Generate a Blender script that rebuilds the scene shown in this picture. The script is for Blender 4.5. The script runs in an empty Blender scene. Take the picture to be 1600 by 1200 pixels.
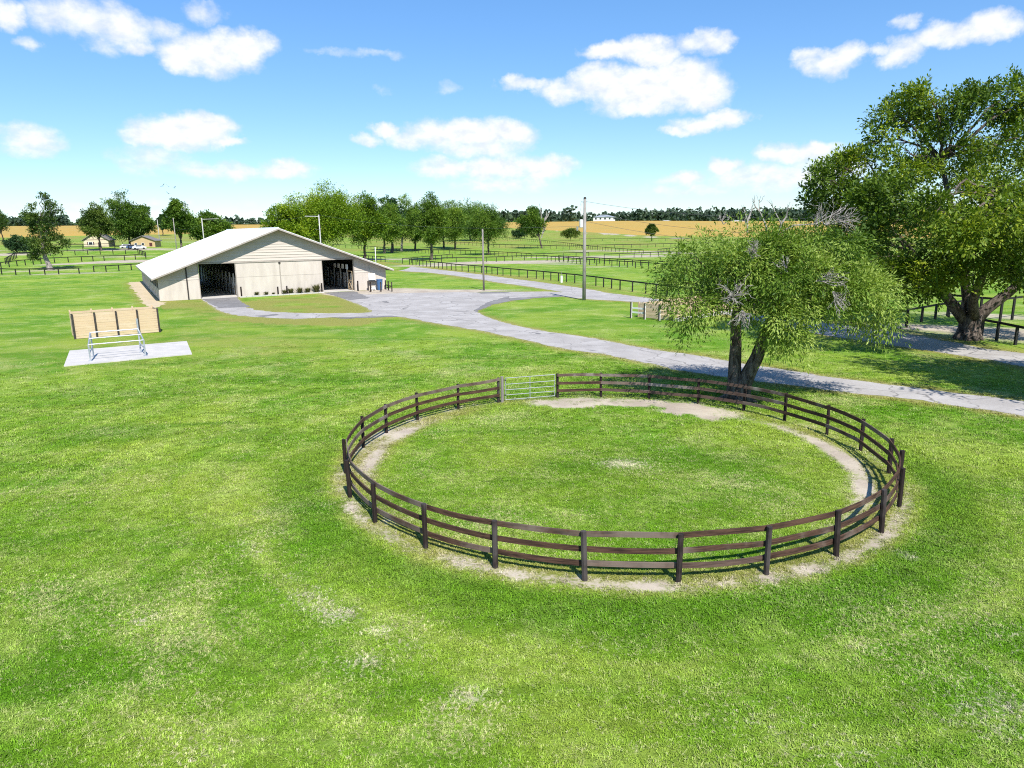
import bpy, math, random
import numpy as np
from mathutils import Vector, Matrix

rng = np.random.default_rng(11)
random.seed(5)
scene = bpy.context.scene
COL = scene.collection

# ------------------------------------------------------------------ camera
EYE = 9.0
FPX, PITCH, ROLL = 1096.75, 0.21678941, -0.01298388
cp, sp, cr, sr = math.cos(PITCH), math.sin(PITCH), math.cos(ROLL), math.sin(ROLL)
CF = np.array([0, cp, -sp]); R0 = np.array([1.0, 0, 0]); U0 = np.array([0, sp, cp])
CR = R0 * cr + U0 * sr
CU = -R0 * sr + U0 * cr
cam = bpy.data.cameras.new('camera')
cam.sensor_fit = 'HORIZONTAL'; cam.sensor_width = 36.0; cam.lens = 36.0 * FPX / 1600
cam.clip_end = 9000; cam.clip_start = 0.5
camo = bpy.data.objects.new('camera', cam); COL.objects.link(camo)
m = Matrix.Identity(4)
for i in range(3):
    m[i][0], m[i][1], m[i][2] = CR[i], CU[i], -CF[i]
m[2][3] = EYE
camo.matrix_world = m
scene.camera = camo

# ------------------------------------------------------------------ light
SUN_EL, SUN_AZ = math.radians(50), math.radians(160)     # azimuth clockwise from +Y
sd = bpy.data.lights.new('sun', 'SUN'); sd.energy = 4.8; sd.angle = math.radians(0.53); sd.color = (1.0, 0.962, 0.90)
so = bpy.data.objects.new('sun', sd); COL.objects.link(so)
sv = Vector((math.sin(SUN_AZ) * math.cos(SUN_EL), math.cos(SUN_AZ) * math.cos(SUN_EL), math.sin(SUN_EL)))
so.rotation_euler = (-sv).to_track_quat('-Z', 'Y').to_euler()

scene.view_settings.view_transform = 'Standard'; scene.view_settings.look = 'None'
scene.view_settings.gamma = 1.0; scene.view_settings.use_curve_mapping = False
scene.view_settings.exposure = 0.62
scene.cycles.filter_width = 1.1
scene.cycles.use_denoising = False
scene.cycles.sample_clamp_indirect = 3.0
scene.cycles.max_bounces = 6; scene.cycles.diffuse_bounces = 4; scene.cycles.glossy_bounces = 2; scene.cycles.transmission_bounces = 3
scene.cycles.adaptive_min_samples = 48


class NT:
    """small node-tree writer"""
    def __init__(s, tree): s.t = tree; s.n = tree.nodes; s.l = tree.links
    def new(s, typ, **kw):
        n = s.n.new(typ)
        for k, v in kw.items(): setattr(n, k, v)
        return n
    def put(s, sock, v):
        if v is None: return
        if isinstance(v, bpy.types.NodeSocket): s.l.new(v, sock)
        else:
            if isinstance(v, (tuple, list)) and len(v) == 3 and sock.type == 'RGBA': v = (*v, 1)
            sock.default_value = v
    def math(s, op, a, b=None, c=None, clamp=False):
        n = s.new('ShaderNodeMath', operation=op, use_clamp=clamp)
        s.put(n.inputs[0], a); s.put(n.inputs[1], b); s.put(n.inputs[2], c)
        return n.outputs[0]
    def vmath(s, op, a, b=None, scale=None):
        n = s.new('ShaderNodeVectorMath', operation=op)
        s.put(n.inputs[0], a); s.put(n.inputs[1], b)
        if scale is not None: s.put(n.inputs[3], scale)
        return n.outputs['Value'] if op in ('DOT_PRODUCT', 'LENGTH', 'DISTANCE') else n.outputs[0]
    def noise(s, vec, scale, detail=4, rough=0.55, dist=0.0, out=0):
        n = s.new('ShaderNodeTexNoise')
        s.put(n.inputs['Vector'], vec); n.inputs['Scale'].default_value = scale
        n.inputs['Detail'].default_value = detail; n.inputs['Roughness'].default_value = rough
        n.inputs['Distortion'].default_value = dist
        return n.outputs[out]
    def ramp(s, v, lo, hi, a=0.0, b=1.0, smooth=True):
        n = s.new('ShaderNodeMapRange', interpolation_type='SMOOTHSTEP' if smooth else 'LINEAR', clamp=True)
        s.put(n.inputs[0], v)
        for i, x in enumerate((lo, hi, a, b)): s.put(n.inputs[i + 1], x)
        return n.outputs[0]
    def mix(s, f, a, b, blend='MIX'):
        n = s.new('ShaderNodeMix', data_type='RGBA', blend_type=blend)
        s.put(n.inputs[0], f); s.put(n.inputs[6], a); s.put(n.inputs[7], b)
        return n.outputs[2]
    def scaled(s, vec, v3):
        return s.vmath('MULTIPLY', vec, v3)
    def attr(s, name, typ='GEOMETRY', out='Fac'):
        return s.new('ShaderNodeAttribute', attribute_name=name, attribute_type=typ).outputs[out]


# ------------------------------------------------------------------ sky
world = bpy.data.worlds.new('World'); scene.world = world
world.use_nodes = True
w = NT(world.node_tree); w.n.clear()
sky = w.new('ShaderNodeTexSky', sky_type='NISHITA')
sky.sun_disc = False; sky.sun_elevation = SUN_EL; sky.sun_rotation = SUN_AZ
sky.air_density = 1.0; sky.dust_density = 0.0; sky.ozone_density = 3.5; sky.altitude = 0
SKY_STRENGTH = 0.102
gen = w.new('ShaderNodeTexCoord').outputs['Generated']
sepn = w.new('ShaderNodeSeparateXYZ'); w.put(sepn.inputs[0], gen)
az = w.math('MULTIPLY', w.math('ARCTAN2', sepn.outputs[0], sepn.outputs[1]), 57.29578)
el = w.math('MULTIPLY', w.math('ARCSINE', sepn.outputs[2]), 57.29578)
cmb = w.new('ShaderNodeCombineXYZ'); w.put(cmb.inputs[0], az); w.put(cmb.inputs[1], el)
q = cmb.outputs[0]
warp = w.vmath('SUBTRACT', w.noise(q, 0.55, 5, 0.6, out=1), (0.5, 0.5, 0.5))
qw = w.vmath('ADD', q, w.scaled(warp, (2.6, 1.5, 0)))
fb = w.noise(w.scaled(q, (1, 1.35, 1)), 0.62, 9, 0.62)
# cumulus puffs: azimuth, elevation, half width, half height (degrees), weight
PUFFS = [
    (-33.0, 13.3, 1.09, 0.78, 0.95), (-32.5, 11.8, 0.83, 0.37, 0.50), (-29.0, 13.6, 2.93, 1.10, 0.80), (-26.8, 13.2, 2.02, 1.13, 0.85), (-24.3, 13.3, 1.13, 0.62, 0.50), (-27.9, 12.1, 1.22, 0.53, 0.45),
    (-21.7, 14.7, 1.25, 0.61, 0.55), (-25.7, 12.1, 1.11, 0.47, 0.75), (-21.4, 12.1, 3.08, 1.32, 1.10), (-19.4, 12.8, 2.26, 1.04, 1.10), (-23.1, 11.6, 1.58, 0.88, 1.00), (-32.8, 6.2, 1.78, 0.86, 0.80),
    (-33.3, 5.3, 1.48, 0.40, 0.50), (-23.8, 6.9, 3.31, 1.06, 1.10), (-22.3, 7.4, 2.06, 0.85, 1.10), (-26.1, 6.5, 1.70, 0.54, 0.90), (-20.9, 6.4, 1.66, 0.39, 0.90), (-25.8, 5.1, 2.26, 0.85, 0.50),
    (-22.1, 4.5, 2.71, 0.53, 0.55), (-17.0, 4.6, 2.03, 0.68, 0.95), (-20.0, 4.3, 2.79, 0.49, 0.70), (-9.5, 7.5, 0.97, 0.50, 0.90), (-10.8, 6.8, 1.06, 0.41, 0.85), (-5.2, 7.2, 3.06, 0.96, 1.00),
    (-2.7, 7.3, 2.58, 1.06, 1.05), (-0.2, 7.2, 2.38, 0.97, 1.05), (-7.6, 6.9, 1.86, 0.64, 0.80), (-2.2, 6.3, 3.68, 0.75, 0.80), (-4.8, 4.8, 2.59, 0.71, 0.85), (-0.8, 4.8, 3.10, 1.00, 1.00),
    (2.7, 4.7, 2.39, 0.85, 1.00), (-0.3, 3.5, 4.22, 0.67, 0.60), (7.6, 12.7, 1.80, 0.63, 1.05), (10.1, 12.8, 2.24, 0.83, 1.10), (11.3, 12.2, 1.76, 0.63, 1.00), (1.3, 10.6, 2.05, 0.44, 0.75),
    (0.3, 10.9, 0.98, 0.35, 0.60), (4.2, 10.2, 1.85, 0.84, 0.85), (7.1, 10.6, 2.58, 1.13, 1.05), (10.0, 10.1, 3.48, 1.48, 1.15), (12.8, 10.4, 2.85, 1.54, 1.15), (14.3, 9.8, 2.37, 1.29, 1.10),
    (6.2, 11.4, 1.25, 0.56, 0.80), (10.0, 8.9, 2.93, 0.67, 0.95), (14.4, 13.0, 2.16, 0.70, 0.75), (15.7, 13.0, 1.16, 0.57, 0.75), (14.8, 7.4, 2.38, 0.62, 1.00), (16.2, 7.8, 1.63, 0.62, 1.00),
    (13.0, 7.0, 1.40, 0.36, 0.85), (23.1, 10.9, 1.87, 0.92, 1.00), (21.8, 11.6, 1.08, 0.44, 0.70), (24.1, 11.2, 1.13, 0.72, 0.90), (27.6, 11.3, 1.36, 0.73, 0.85), (29.5, 11.9, 1.73, 0.71, 0.95),
    (27.6, 12.9, 0.75, 0.41, 0.60), (30.9, 11.8, 1.20, 0.70, 0.90), (32.5, 12.0, 1.49, 0.90, 1.05), (26.0, 11.4, 0.78, 0.35, 0.70), (27.3, 10.8, 1.22, 0.47, 0.75), (20.5, 5.2, 1.82, 0.66, 1.00),
    (22.3, 5.1, 2.02, 0.61, 1.00), (16.3, 4.5, 1.10, 0.59, 0.95), (13.5, 3.6, 2.07, 0.47, 0.70), (19.5, 3.5, 4.55, 1.00, 0.75), (23.4, 3.9, 3.10, 1.23, 0.75), (15.0, 2.8, 4.38, 0.56, 0.50),
    (-11.2, 12.7, 2.82, 0.21, 0.20), (-28.5, 2.0, 4.88, 0.39, 0.25), (-13.7, 2.1, 6.35, 0.38, 0.20), (-4.6, 10.4, 0.68, 0.35, 0.25), (-9.4, 10.3, 0.57, 0.22, 0.20),
    (48, 12, 5, 2, 1), (-52, 11, 5, 2, 1), (-48, 20, 6, 3, 1), (54, 22, 6, 2.6, 1), (75, 14, 6, 2.4, 1), (-80, 16, 7, 2.6, 1), (10, 28, 6, 3, 1), (-20, 33, 8, 4, 1), (28, 36, 7, 4, 1),
]
field = None
for (a, e, ra, re, wt) in PUFFS:
    d = w.vmath('MULTIPLY', w.vmath('SUBTRACT', qw, (a, e, 0)), (1 / (ra * 1.2), 1 / (re * 1.22), 0))
    f = w.math('MULTIPLY_ADD', w.vmath('DOT_PRODUCT', d, d), -1.0 * wt, wt)
    field = f if field is None else w.math('SMOOTH_MAX', field, f, 0.18)
den = w.math('ADD', field, w.math('MULTIPLY_ADD', fb, 1.35, -0.58))
cloud = w.ramp(den, -0.10, 1.15)
cloud = w.math('MULTIPLY', w.math('POWER', cloud, 0.8), 0.97)
skyc = sky.outputs[0]
gm = w.new('ShaderNodeGamma'); w.put(gm.inputs[0], skyc); gm.inputs[1].default_value = 0.72
hs = w.new('ShaderNodeHueSaturation'); w.put(hs.inputs['Color'], gm.outputs[0])
hs.inputs['Saturation'].default_value = 1.34; hs.inputs['Value'].default_value = 1.68
tintd = w.mix(1.0, hs.outputs[0], (0.80, 0.925, 1.10), 'MULTIPLY')
shade = w.ramp(w.math('ADD', w.noise(w.scaled(q, (1, 1.6, 1)), 0.7, 6), w.math('MULTIPLY', cloud, 0.25)), 0.45, 0.85)
cc = w.mix(shade, (5.3, 5.7, 6.3), (7.0, 7.0, 7.0))
full = w.mix(cloud, tintd, cc)
bg = w.new('ShaderNodeBackground'); w.put(bg.inputs[0], full); bg.inputs[1].default_value = SKY_STRENGTH
wo = w.new('ShaderNodeOutputWorld'); w.l.new(bg.outputs[0], wo.inputs[0])


# ------------------------------------------------------------------ terrain
def sstep(a, b, x):
    t = np.clip((x - a) / (b - a), 0, 1); return t * t * (3 - 2 * t)

def terrain(X, Y):
    X = np.asarray(X, float); Y = np.asarray(Y, float)
    D = np.hypot(X, Y); A = np.arctan2(X, np.maximum(Y, 1e-3))
    zl = np.interp(D, [0, 160, 230, 300, 400, 500, 800, 1000, 1400, 3000], [0, 0, 1.6, 4.3, 5.8, 7.4, 17, 19.5, 20, 20])
    zc = np.interp(D, [0, 320, 500, 700, 1000, 1400, 3000], [0, 0, 2.6, 9, 18.5, 19, 19])
    zr = np.interp(D, [0, 380, 600, 800, 1000, 1400, 3000], [0, 0, 1.5, 6.5, 14.5, 16, 16])
    wl = sstep(-0.12, -0.5, A); wr = sstep(0.12, 0.42, A)
    return zl * wl + (1 - wl) * (zc * (1 - wr) + zr * wr)

def ray(u, v):
    return CF + CR * (u - 800) / FPX - CU * (v - 600) / FPX

def gp(u, v):
    """ground point seen in a direction, on the terrain"""
    r = ray(u, v)
    def over(k): return EYE + r[2] * k - float(terrain(r[0] * k, r[1] * k))
    if r[2] < 0:
        k0 = EYE / -r[2]
        if k0 * r[1] < 155: return np.array([r[0] * k0, r[1] * k0, 0.0])
    k = 100.0
    while k < 2500 and over(k) > 0: k *= 1.01
    lo, hi = k / 1.01, k
    for _ in range(30):
        mid = (lo + hi) / 2
        if over(mid) > 0: lo = mid
        else: hi = mid
    return np.array([r[0] * lo, r[1] * lo, float(terrain(r[0] * lo, r[1] * lo))])

def at(u, v, Y):
    r = ray(u, v); k = Y / r[1]
    return np.array([r[0] * k, Y, EYE + r[2] * k])

def G(pts): return np.array([gp(*p)[:2] for p in pts])


# ------------------------------------------------------------------ object helpers
class MB:
    """collects verts / faces of one mesh"""
    def __init__(s): s.v = []; s.f = []; s.n = 0
    def add(s, v, f):
        s.v.extend([tuple(map(float, p)) for p in v]); s.f.extend([tuple(int(i) + s.n for i in q) for q in f]); s.n = len(s.v)
        return s
    def box(s, lo, hi):
        (x0, y0, z0), (x1, y1, z1) = lo, hi
        return s.add([(x0, y0, z0), (x1, y0, z0), (x1, y1, z0), (x0, y1, z0), (x0, y0, z1), (x1, y0, z1), (x1, y1, z1), (x0, y1, z1)],
                     [(0, 3, 2, 1), (4, 5, 6, 7), (0, 1, 5, 4), (1, 2, 6, 5), (2, 3, 7, 6), (3, 0, 4, 7)])
    def hexa(s, p8):
        return s.add(p8, [(0, 3, 2, 1), (4, 5, 6, 7), (0, 1, 5, 4), (1, 2, 6, 5), (2, 3, 7, 6), (3, 0, 4, 7)])
    def beam(s, a, b, wd, ht, up=(0, 0, 1)):
        """rectangular bar from a to b (centre line)"""
        a = np.array(a, float); b = np.array(b, float); d = b - a; d /= np.linalg.norm(d)
        sd = np.cross(d, up); sd /= np.linalg.norm(sd); u = np.cross(sd, d)
        o = [(-1, -1), (1, -1), (1, 1), (-1, 1)]
        return s.hexa([a + sd * x * wd / 2 + u * y * ht / 2 for x, y in o] + [b + sd * x * wd / 2 + u * y * ht / 2 for x, y in o])
    def tube(s, pts, rad, n=6, cap=True):
        v, f = tube_np(np.array(pts, float), np.broadcast_to(np.array(rad, float), (len(pts),)), n, cap)
        return s.add(v, f)
    def prism(s, poly, z0, z1):
        k = len(poly)
        v = [(x, y, z0) for x, y in poly] + [(x, y, z1) for x, y in poly]
        return s.add(v, [tuple(range(k - 1, -1, -1)), tuple(range(k, 2 * k))] + [(i, (i + 1) % k, (i + 1) % k + k, i + k) for i in range(k)])
    def mesh(s, name):
        me = bpy.data.meshes.new(name); me.from_pydata(s.v, [], s.f); me.update(); return me
    def build(s, name, mat, parent=None, smooth=False):
        return obj(name, s.mesh(name), mat, parent, smooth)

def tube_np(P, r, n=6, cap=True):
    T = np.gradient(P, axis=0); T /= np.linalg.norm(T, axis=1)[:, None] + 1e-9
    ref = np.array([0, 0, 1.0]) if abs(T[0, 2]) < 0.85 else np.array([1.0, 0, 0])
    A = np.cross(T, ref); A /= np.linalg.norm(A, axis=1)[:, None] + 1e-9; B = np.cross(T, A)
    th = np.arange(n) / n * 2 * np.pi
    V = (P[:, None] + r[:, None, None] * (np.cos(th)[None, :, None] * A[:, None] + np.sin(th)[None, :, None] * B[:, None])).reshape(-1, 3)
    F = []
    for i in range(len(P) - 1):
        for j in range(n):
            F.append((i * n + j, i * n + (j + 1) % n, (i + 1) * n + (j + 1) % n, (i + 1) * n + j))
    if cap: F.append(tuple(range(n - 1, -1, -1))); F.append(tuple((len(P) - 1) * n + j for j in range(n)))
    return V, F

def obj(name, me, mat=None, parent=None, smooth=False):
    o = bpy.data.objects.new(name, me)
    if mat and me is not None and len(me.materials) == 0: me.materials.append(mat)
    if smooth: me.polygons.foreach_set('use_smooth', [True] * len(me.polygons))
    COL.objects.link(o)
    if parent: o.parent = parent
    return o

def tag(o, label=None, cat=None, group=None, kind=None):
    if label: o['label'] = label
    if cat: o['category'] = cat
    if group: o['group'] = group
    if kind: o['kind'] = kind
    return o

def thing(name, label, cat, loc=(0, 0, 0), rot=0.0, group=None):
    o = bpy.data.objects.new(name, None); o.empty_display_size = 0.3; COL.objects.link(o)
    o.location = tuple(map(float, loc)); o.rotation_euler = (0, 0, float(rot))
    return tag(o, label, cat, group)

def piece(name, me, mat, parent, loc=(0, 0, 0), rot=0.0, scale=None):
    o = obj(name, me, mat, parent); o.location = tuple(map(float, loc)); o.rotation_euler = (0, 0, float(rot))
    if scale is not None: o.scale = scale
    return o

def copy_tree(o, parent=None):
    c = o.copy(); COL.objects.link(c); c.parent = parent
    for ch in list(o.children): copy_tree(ch, c)
    return c

def fast_mesh(name, V, F4, face_attr=None):
    """mesh from arrays of verts and quads; face_attr: per-face float written as 'tint'"""
    me = bpy.data.meshes.new(name); nV, nF = len(V), len(F4); k = F4.shape[1]
    me.vertices.add(nV); me.vertices.foreach_set('co', np.ascontiguousarray(V, np.float32).ravel())
    me.loops.add(nF * k); me.loops.foreach_set('vertex_index', np.ascontiguousarray(F4, np.int32).ravel())
    me.polygons.add(nF); me.polygons.foreach_set('loop_start', np.arange(0, nF * k, k, dtype=np.int32))
    me.update(calc_edges=True)
    if face_attr is not None:
        at_ = me.attributes.new('tint', 'FLOAT', 'FACE'); at_.data.foreach_set('value', np.ascontiguousarray(face_attr, np.float32))
    me.validate()
    return me


# ------------------------------------------------------------------ materials
def material(name, rough=0.8, spec=0.3):
    mt = bpy.data.materials.new(name); mt.use_nodes = True
    t = NT(mt.node_tree); b = mt.node_tree.nodes['Principled BSDF']
    b.inputs['Roughness'].default_value = rough; b.inputs['Specular IOR Level'].default_value = spec
    return mt, t, b

def bump(t, b, h, strength=0.3, dist=0.02):
    n = t.new('ShaderNodeBump'); t.put(n.inputs['Height'], h)
    n.inputs['Strength'].default_value = strength; n.inputs['Distance'].default_value = dist
    t.l.new(n.outputs[0], b.inputs['Normal'])

def simple(name, col, col2=None, scale=3.0, rough=0.75, spec=0.3, stretch=(1, 1, 1), metal=0.0, vary=0.0, bmp=0.0):
    mt, t, b = material(name, rough, spec)
    tc = t.new('ShaderNodeTexCoord').outputs['Object']
    n = t.noise(t.scaled(tc, stretch), scale, 6, 0.6)
    c = t.mix(t.ramp(n, 0.3, 0.72), col, col2 or tuple(x * 0.78 for x in col))
    if vary:
        rnd = t.new('ShaderNodeObjectInfo').outputs['Random']
        c = t.mix(1.0, c, t.ramp(rnd, 0, 1, 1 - vary, 1 + vary, False), 'MULTIPLY')
    t.put(b.inputs['Base Color'], c); b.inputs['Metallic'].default_value = metal
    if bmp: bump(t, b, n, bmp, 0.02)
    return mt

def wood(name, dark, mid, grey, grey_amt=0.4, along=(0.35, 5, 5)):
    """weathered boards: grain along local x, colour varies from piece to piece"""
    mt, t, b = material(name, 0.82, 0.25)
    tc = t.new('ShaderNodeTexCoord').outputs['Object']
    info = t.new('ShaderNodeObjectInfo'); rnd = info.outputs['Random']
    off = t.new('ShaderNodeCombineXYZ')
    for i in range(3): t.put(off.inputs[i], t.math('MULTIPLY', rnd, 37.0 + 11 * i))
    p = t.vmath('ADD', tc, off.outputs[0])
    grain = t.noise(t.scaled(p, along), 4.0, 8, 0.65)
    blot = t.noise(p, 0.9, 4, 0.6)
    c = t.mix(t.ramp(grain, 0.3, 0.7), dark, mid)
    g = t.math('ADD', blot, t.math('MULTIPLY_ADD', rnd, 0.5, -0.25))
    c = t.mix(t.math('MULTIPLY', t.ramp(g, 0.52, 0.82), grey_amt), c, grey)
    t.put(b.inputs['Base Color'], c)
    bump(t, b, grain, 0.35, 0.01)
    return mt

M = {}
M['rail'] = wood('rail_wood', (0.020, 0.011, 0.008), (0.110, 0.058, 0.037), (0.23, 0.185, 0.15), 0.6)
M['rail_old'] = wood('weathered_rail_wood', (0.05, 0.030, 0.024), (0.13, 0.085, 0.065), (0.33, 0.29, 0.26), 0.95)
M['post'] = wood('post_wood', (0.010, 0.007, 0.006), (0.036, 0.024, 0.020), (0.13, 0.115, 0.11), 0.5, along=(9, 9, 0.6))
M['black_wood'] = simple('black_fence_paint', (0.010, 0.010, 0.010), (0.028, 0.026, 0.024), 2.0, 0.7, 0.3)
M['galv'] = simple('galvanised_steel', (0.50, 0.52, 0.54), (0.36, 0.38, 0.41), 6.0, 0.42, 0.5, metal=0.55)
M['galv_gate'] = simple('dull_gate_steel', (0.33, 0.35, 0.36), (0.25, 0.27, 0.28), 6.0, 0.5, 0.4)
M['concrete'] = simple('concrete', (0.52, 0.49, 0.46), (0.42, 0.40, 0.37), 0.9, 0.9, 0.2, bmp=0.15)
M['tan_plank'] = wood('tan_plank', (0.49, 0.365, 0.225), (0.58, 0.445, 0.29), (0.60, 0.50, 0.37), 0.4)
M['siding'] = simple('beige_siding', (0.525, 0.462, 0.40), (0.475, 0.418, 0.36), 0.35, 0.7, 0.3, stretch=(1, 1, 2), vary=0.04)
M['panel'] = simple('beige_panel', (0.56, 0.497, 0.43), (0.47, 0.412, 0.355), 0.55, 0.75, 0.3, stretch=(2.2, 1, 0.5), vary=0.03)
M['trim'] = simple('barn_trim', (0.40, 0.35, 0.30), None, 1.0, 0.6)
M['soffit'] = simple('shadowed_soffit', (0.30, 0.26, 0.235), None, 1.0, 0.8)  # shadow under the overhang is part of this grey-brown base colour
M['dark'] = simple('dark_stain', (0.030, 0.026, 0.024), (0.05, 0.043, 0.04), 2.0, 0.7)
M['stall_wood'] = simple('stall_wood', (0.22, 0.18, 0.145), (0.16, 0.13, 0.10), 1.2, 0.8)
M['white_paint'] = simple('white_paint', (0.72, 0.71, 0.68), (0.60, 0.59, 0.56), 1.2, 0.6)
M['pole'] = wood('grey_pole_wood', (0.17, 0.15, 0.135), (0.27, 0.245, 0.22), (0.36, 0.34, 0.31), 0.6, along=(6, 6, 0.5))
M['pale_pole'] = simple('pale_pole', (0.45, 0.44, 0.41), (0.36, 0.35, 0.33), 1.0, 0.7)
M['wire'] = simple('wire', (0.10, 0.10, 0.105), None, 1.0, 0.5)
M['blue'] = simple('blue_plastic', (0.055, 0.13, 0.27), (0.045, 0.11, 0.23), 2.0, 0.45, 0.5)
M['tan_house'] = simple('tan_house_wall', (0.50, 0.36, 0.19), (0.45, 0.32, 0.17), 0.6, 0.8)
M['cream_house'] = simple('cream_house_wall', (0.62, 0.52, 0.37), (0.56, 0.47, 0.33), 0.6, 0.8)
M['shingle'] = simple('grey_shingle', (0.16, 0.15, 0.15), (0.22, 0.20, 0.20), 1.5, 0.9)
M['blue_roof'] = simple('blue_grey_roof', (0.20, 0.23, 0.27), (0.26, 0.29, 0.33), 1.5, 0.7)
M['glass'] = simple('window_glass', (0.03, 0.035, 0.045), None, 1, 0.12, 0.6)
M['maroon'] = simple('maroon_paint', (0.09, 0.025, 0.025), None, 1, 0.6)
M['car_blue'] = simple('blue_car_paint', (0.05, 0.09, 0.20), None, 1, 0.25, 0.6)
M['car_white'] = simple('white_car_paint', (0.75, 0.76, 0.78), None, 1, 0.25, 0.6)
M['rubber'] = simple('tyre_rubber', (0.02, 0.02, 0.02), None, 1, 0.9)
M['bird'] = simple('bird_plumage', (0.03, 0.028, 0.028), None, 1, 0.9)

# white metal roof with faint streaks
mt, t, b = material('white_metal_roof', 0.38, 0.45)
tc = t.new('ShaderNodeTexCoord').outputs['Object']
st = t.noise(t.scaled(tc, (0.5, 3.0, 1)), 0.5, 5, 0.6)
t.put(b.inputs['Base Color'], t.mix(t.ramp(st, 0.35, 0.75), (0.80, 0.80, 0.80), (0.66, 0.67, 0.69)))
M['roof'] = mt

# bark
def bark(name, a, bb, sc=5.0):
    mt, t, b = material(name, 0.95, 0.1)
    tc = t.new('ShaderNodeTexCoord').outputs['Object']
    n = t.noise(t.scaled(tc, (1, 1, 0.28)), sc, 8, 0.7, 0.6)
    t.put(b.inputs['Base Color'], t.mix(t.ramp(n, 0.35, 0.65), a, bb))
    bump(t, b, n, 1.0, 0.08)
    return mt
M['bark'] = bark('bark', (0.035, 0.026, 0.021), (0.19, 0.155, 0.13))
M['bark_pale'] = bark('pale_bark', (0.14, 0.12, 0.105), (0.36, 0.32, 0.29))
M['deadwood'] = bark('dead_wood', (0.22, 0.19, 0.17), (0.46, 0.42, 0.39), 8)

def leaf(name, c0, c1, c2, transl=0.27):
    """tint attribute: 0 dark leaf .. 1 yellow young leaf"""
    mt = bpy.data.materials.new(name); mt.use_nodes = True
    t = NT(mt.node_tree); t.n.clear()
    tn = t.attr('tint')
    c = t.mix(t.ramp(tn, 0.0, 0.55, smooth=False), c0, c1)
    c = t.mix(t.ramp(tn, 0.55, 1.0, smooth=False), c, c2)
    d = t.new('ShaderNodeBsdfPrincipled'); t.put(d.inputs['Base Color'], c)
    d.inputs['Roughness'].default_value = 0.55; d.inputs['Specular IOR Level'].default_value = 0.25
    tr = t.new('ShaderNodeBsdfTranslucent'); t.put(tr.inputs[0], t.mix(1.0, c, (1.25, 1.35, 0.5), 'MULTIPLY'))
    mx = t.new('ShaderNodeMixShader'); mx.inputs[0].default_value = transl
    t.l.new(d.outputs[0], mx.inputs[1]); t.l.new(tr.outputs[0], mx.inputs[2])
    o = t.new('ShaderNodeOutputMaterial'); t.l.new(mx.outputs[0], o.inputs[0])
    return mt
M['leaf_willow'] = leaf('willow_leaf', (0.060, 0.120, 0.012), (0.155, 0.245, 0.026), (0.33, 0.41, 0.085))
M['leaf_oak'] = leaf('oak_leaf', (0.042, 0.082, 0.011), (0.118, 0.190, 0.017), (0.33, 0.385, 0.028))
M['leaf_mid'] = leaf('mid_leaf', (0.046, 0.100, 0.013), (0.120, 0.205, 0.022), (0.25, 0.335, 0.040))
M['leaf_yellow'] = leaf('yellow_green_leaf', (0.062, 0.125, 0.009), (0.165, 0.265, 0.012), (0.35, 0.41, 0.022))
M['leaf_dark'] = leaf('dark_leaf', (0.030, 0.066, 0.014), (0.075, 0.128, 0.020), (0.155, 0.205, 0.036))
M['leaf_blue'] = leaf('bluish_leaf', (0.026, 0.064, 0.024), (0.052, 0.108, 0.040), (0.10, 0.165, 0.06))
M['leaf_hazed'] = leaf('hazed_leaf', (0.034, 0.060, 0.036), (0.052, 0.086, 0.046), (0.08, 0.118, 0.055), 0.15)  # distance haze is put into this paler, bluish leaf colour
M['reed'] = leaf('ornamental_grass_blade', (0.07, 0.08, 0.03), (0.14, 0.14, 0.05), (0.24, 0.21, 0.09), 0.3)
# ------------------------------------------------------------------ ground
RC, RR = np.array([3.84, 27.0]), 10.34            # round pen centre and radius

def inside(P, poly):
    x, y = P[:, 0], P[:, 1]; r = np.zeros(len(P), bool); k = len(poly); j = k - 1
    for i in range(k):
        xi, yi = poly[i]; xj, yj = poly[j]
        c = ((yi > y) != (yj > y)) & (x < (xj - xi) * (y - yi) / (yj - yi + 1e-12) + xi)
        r ^= c; j = i
    return r

def dist_poly(P, pts, closed=False):
    pts = np.asarray(pts, float); d = np.full(len(P), 1e9); k = len(pts)
    for i in range(k if closed else k - 1):
        a, b_ = pts[i], pts[(i + 1) % k]; ab = b_ - a
        tt = np.clip(((P - a) @ ab) / (ab @ ab + 1e-12), 0, 1)
        d = np.minimum(d, np.hypot(*(P - a - tt[:, None] * ab).T))
    return d

def vnoise(P, s, seed=0):
    """cheap smooth value noise 0..1"""
    r_ = np.random.default_rng(seed); T = r_.random((64, 64)); q_ = P / s
    i = np.floor(q_).astype(int); f = q_ - i; f = f * f * (3 - 2 * f)
    a = T[i[:, 0] % 64, i[:, 1] % 64]; b_ = T[(i[:, 0] + 1) % 64, i[:, 1] % 64]
    c = T[i[:, 0] % 64, (i[:, 1] + 1) % 64]; d = T[(i[:, 0] + 1) % 64, (i[:, 1] + 1) % 64]
    return (a * (1 - f[:, 0]) + b_ * f[:, 0]) * (1 - f[:, 1]) + (c * (1 - f[:, 0]) + d * f[:, 0]) * f[:, 1]

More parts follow.
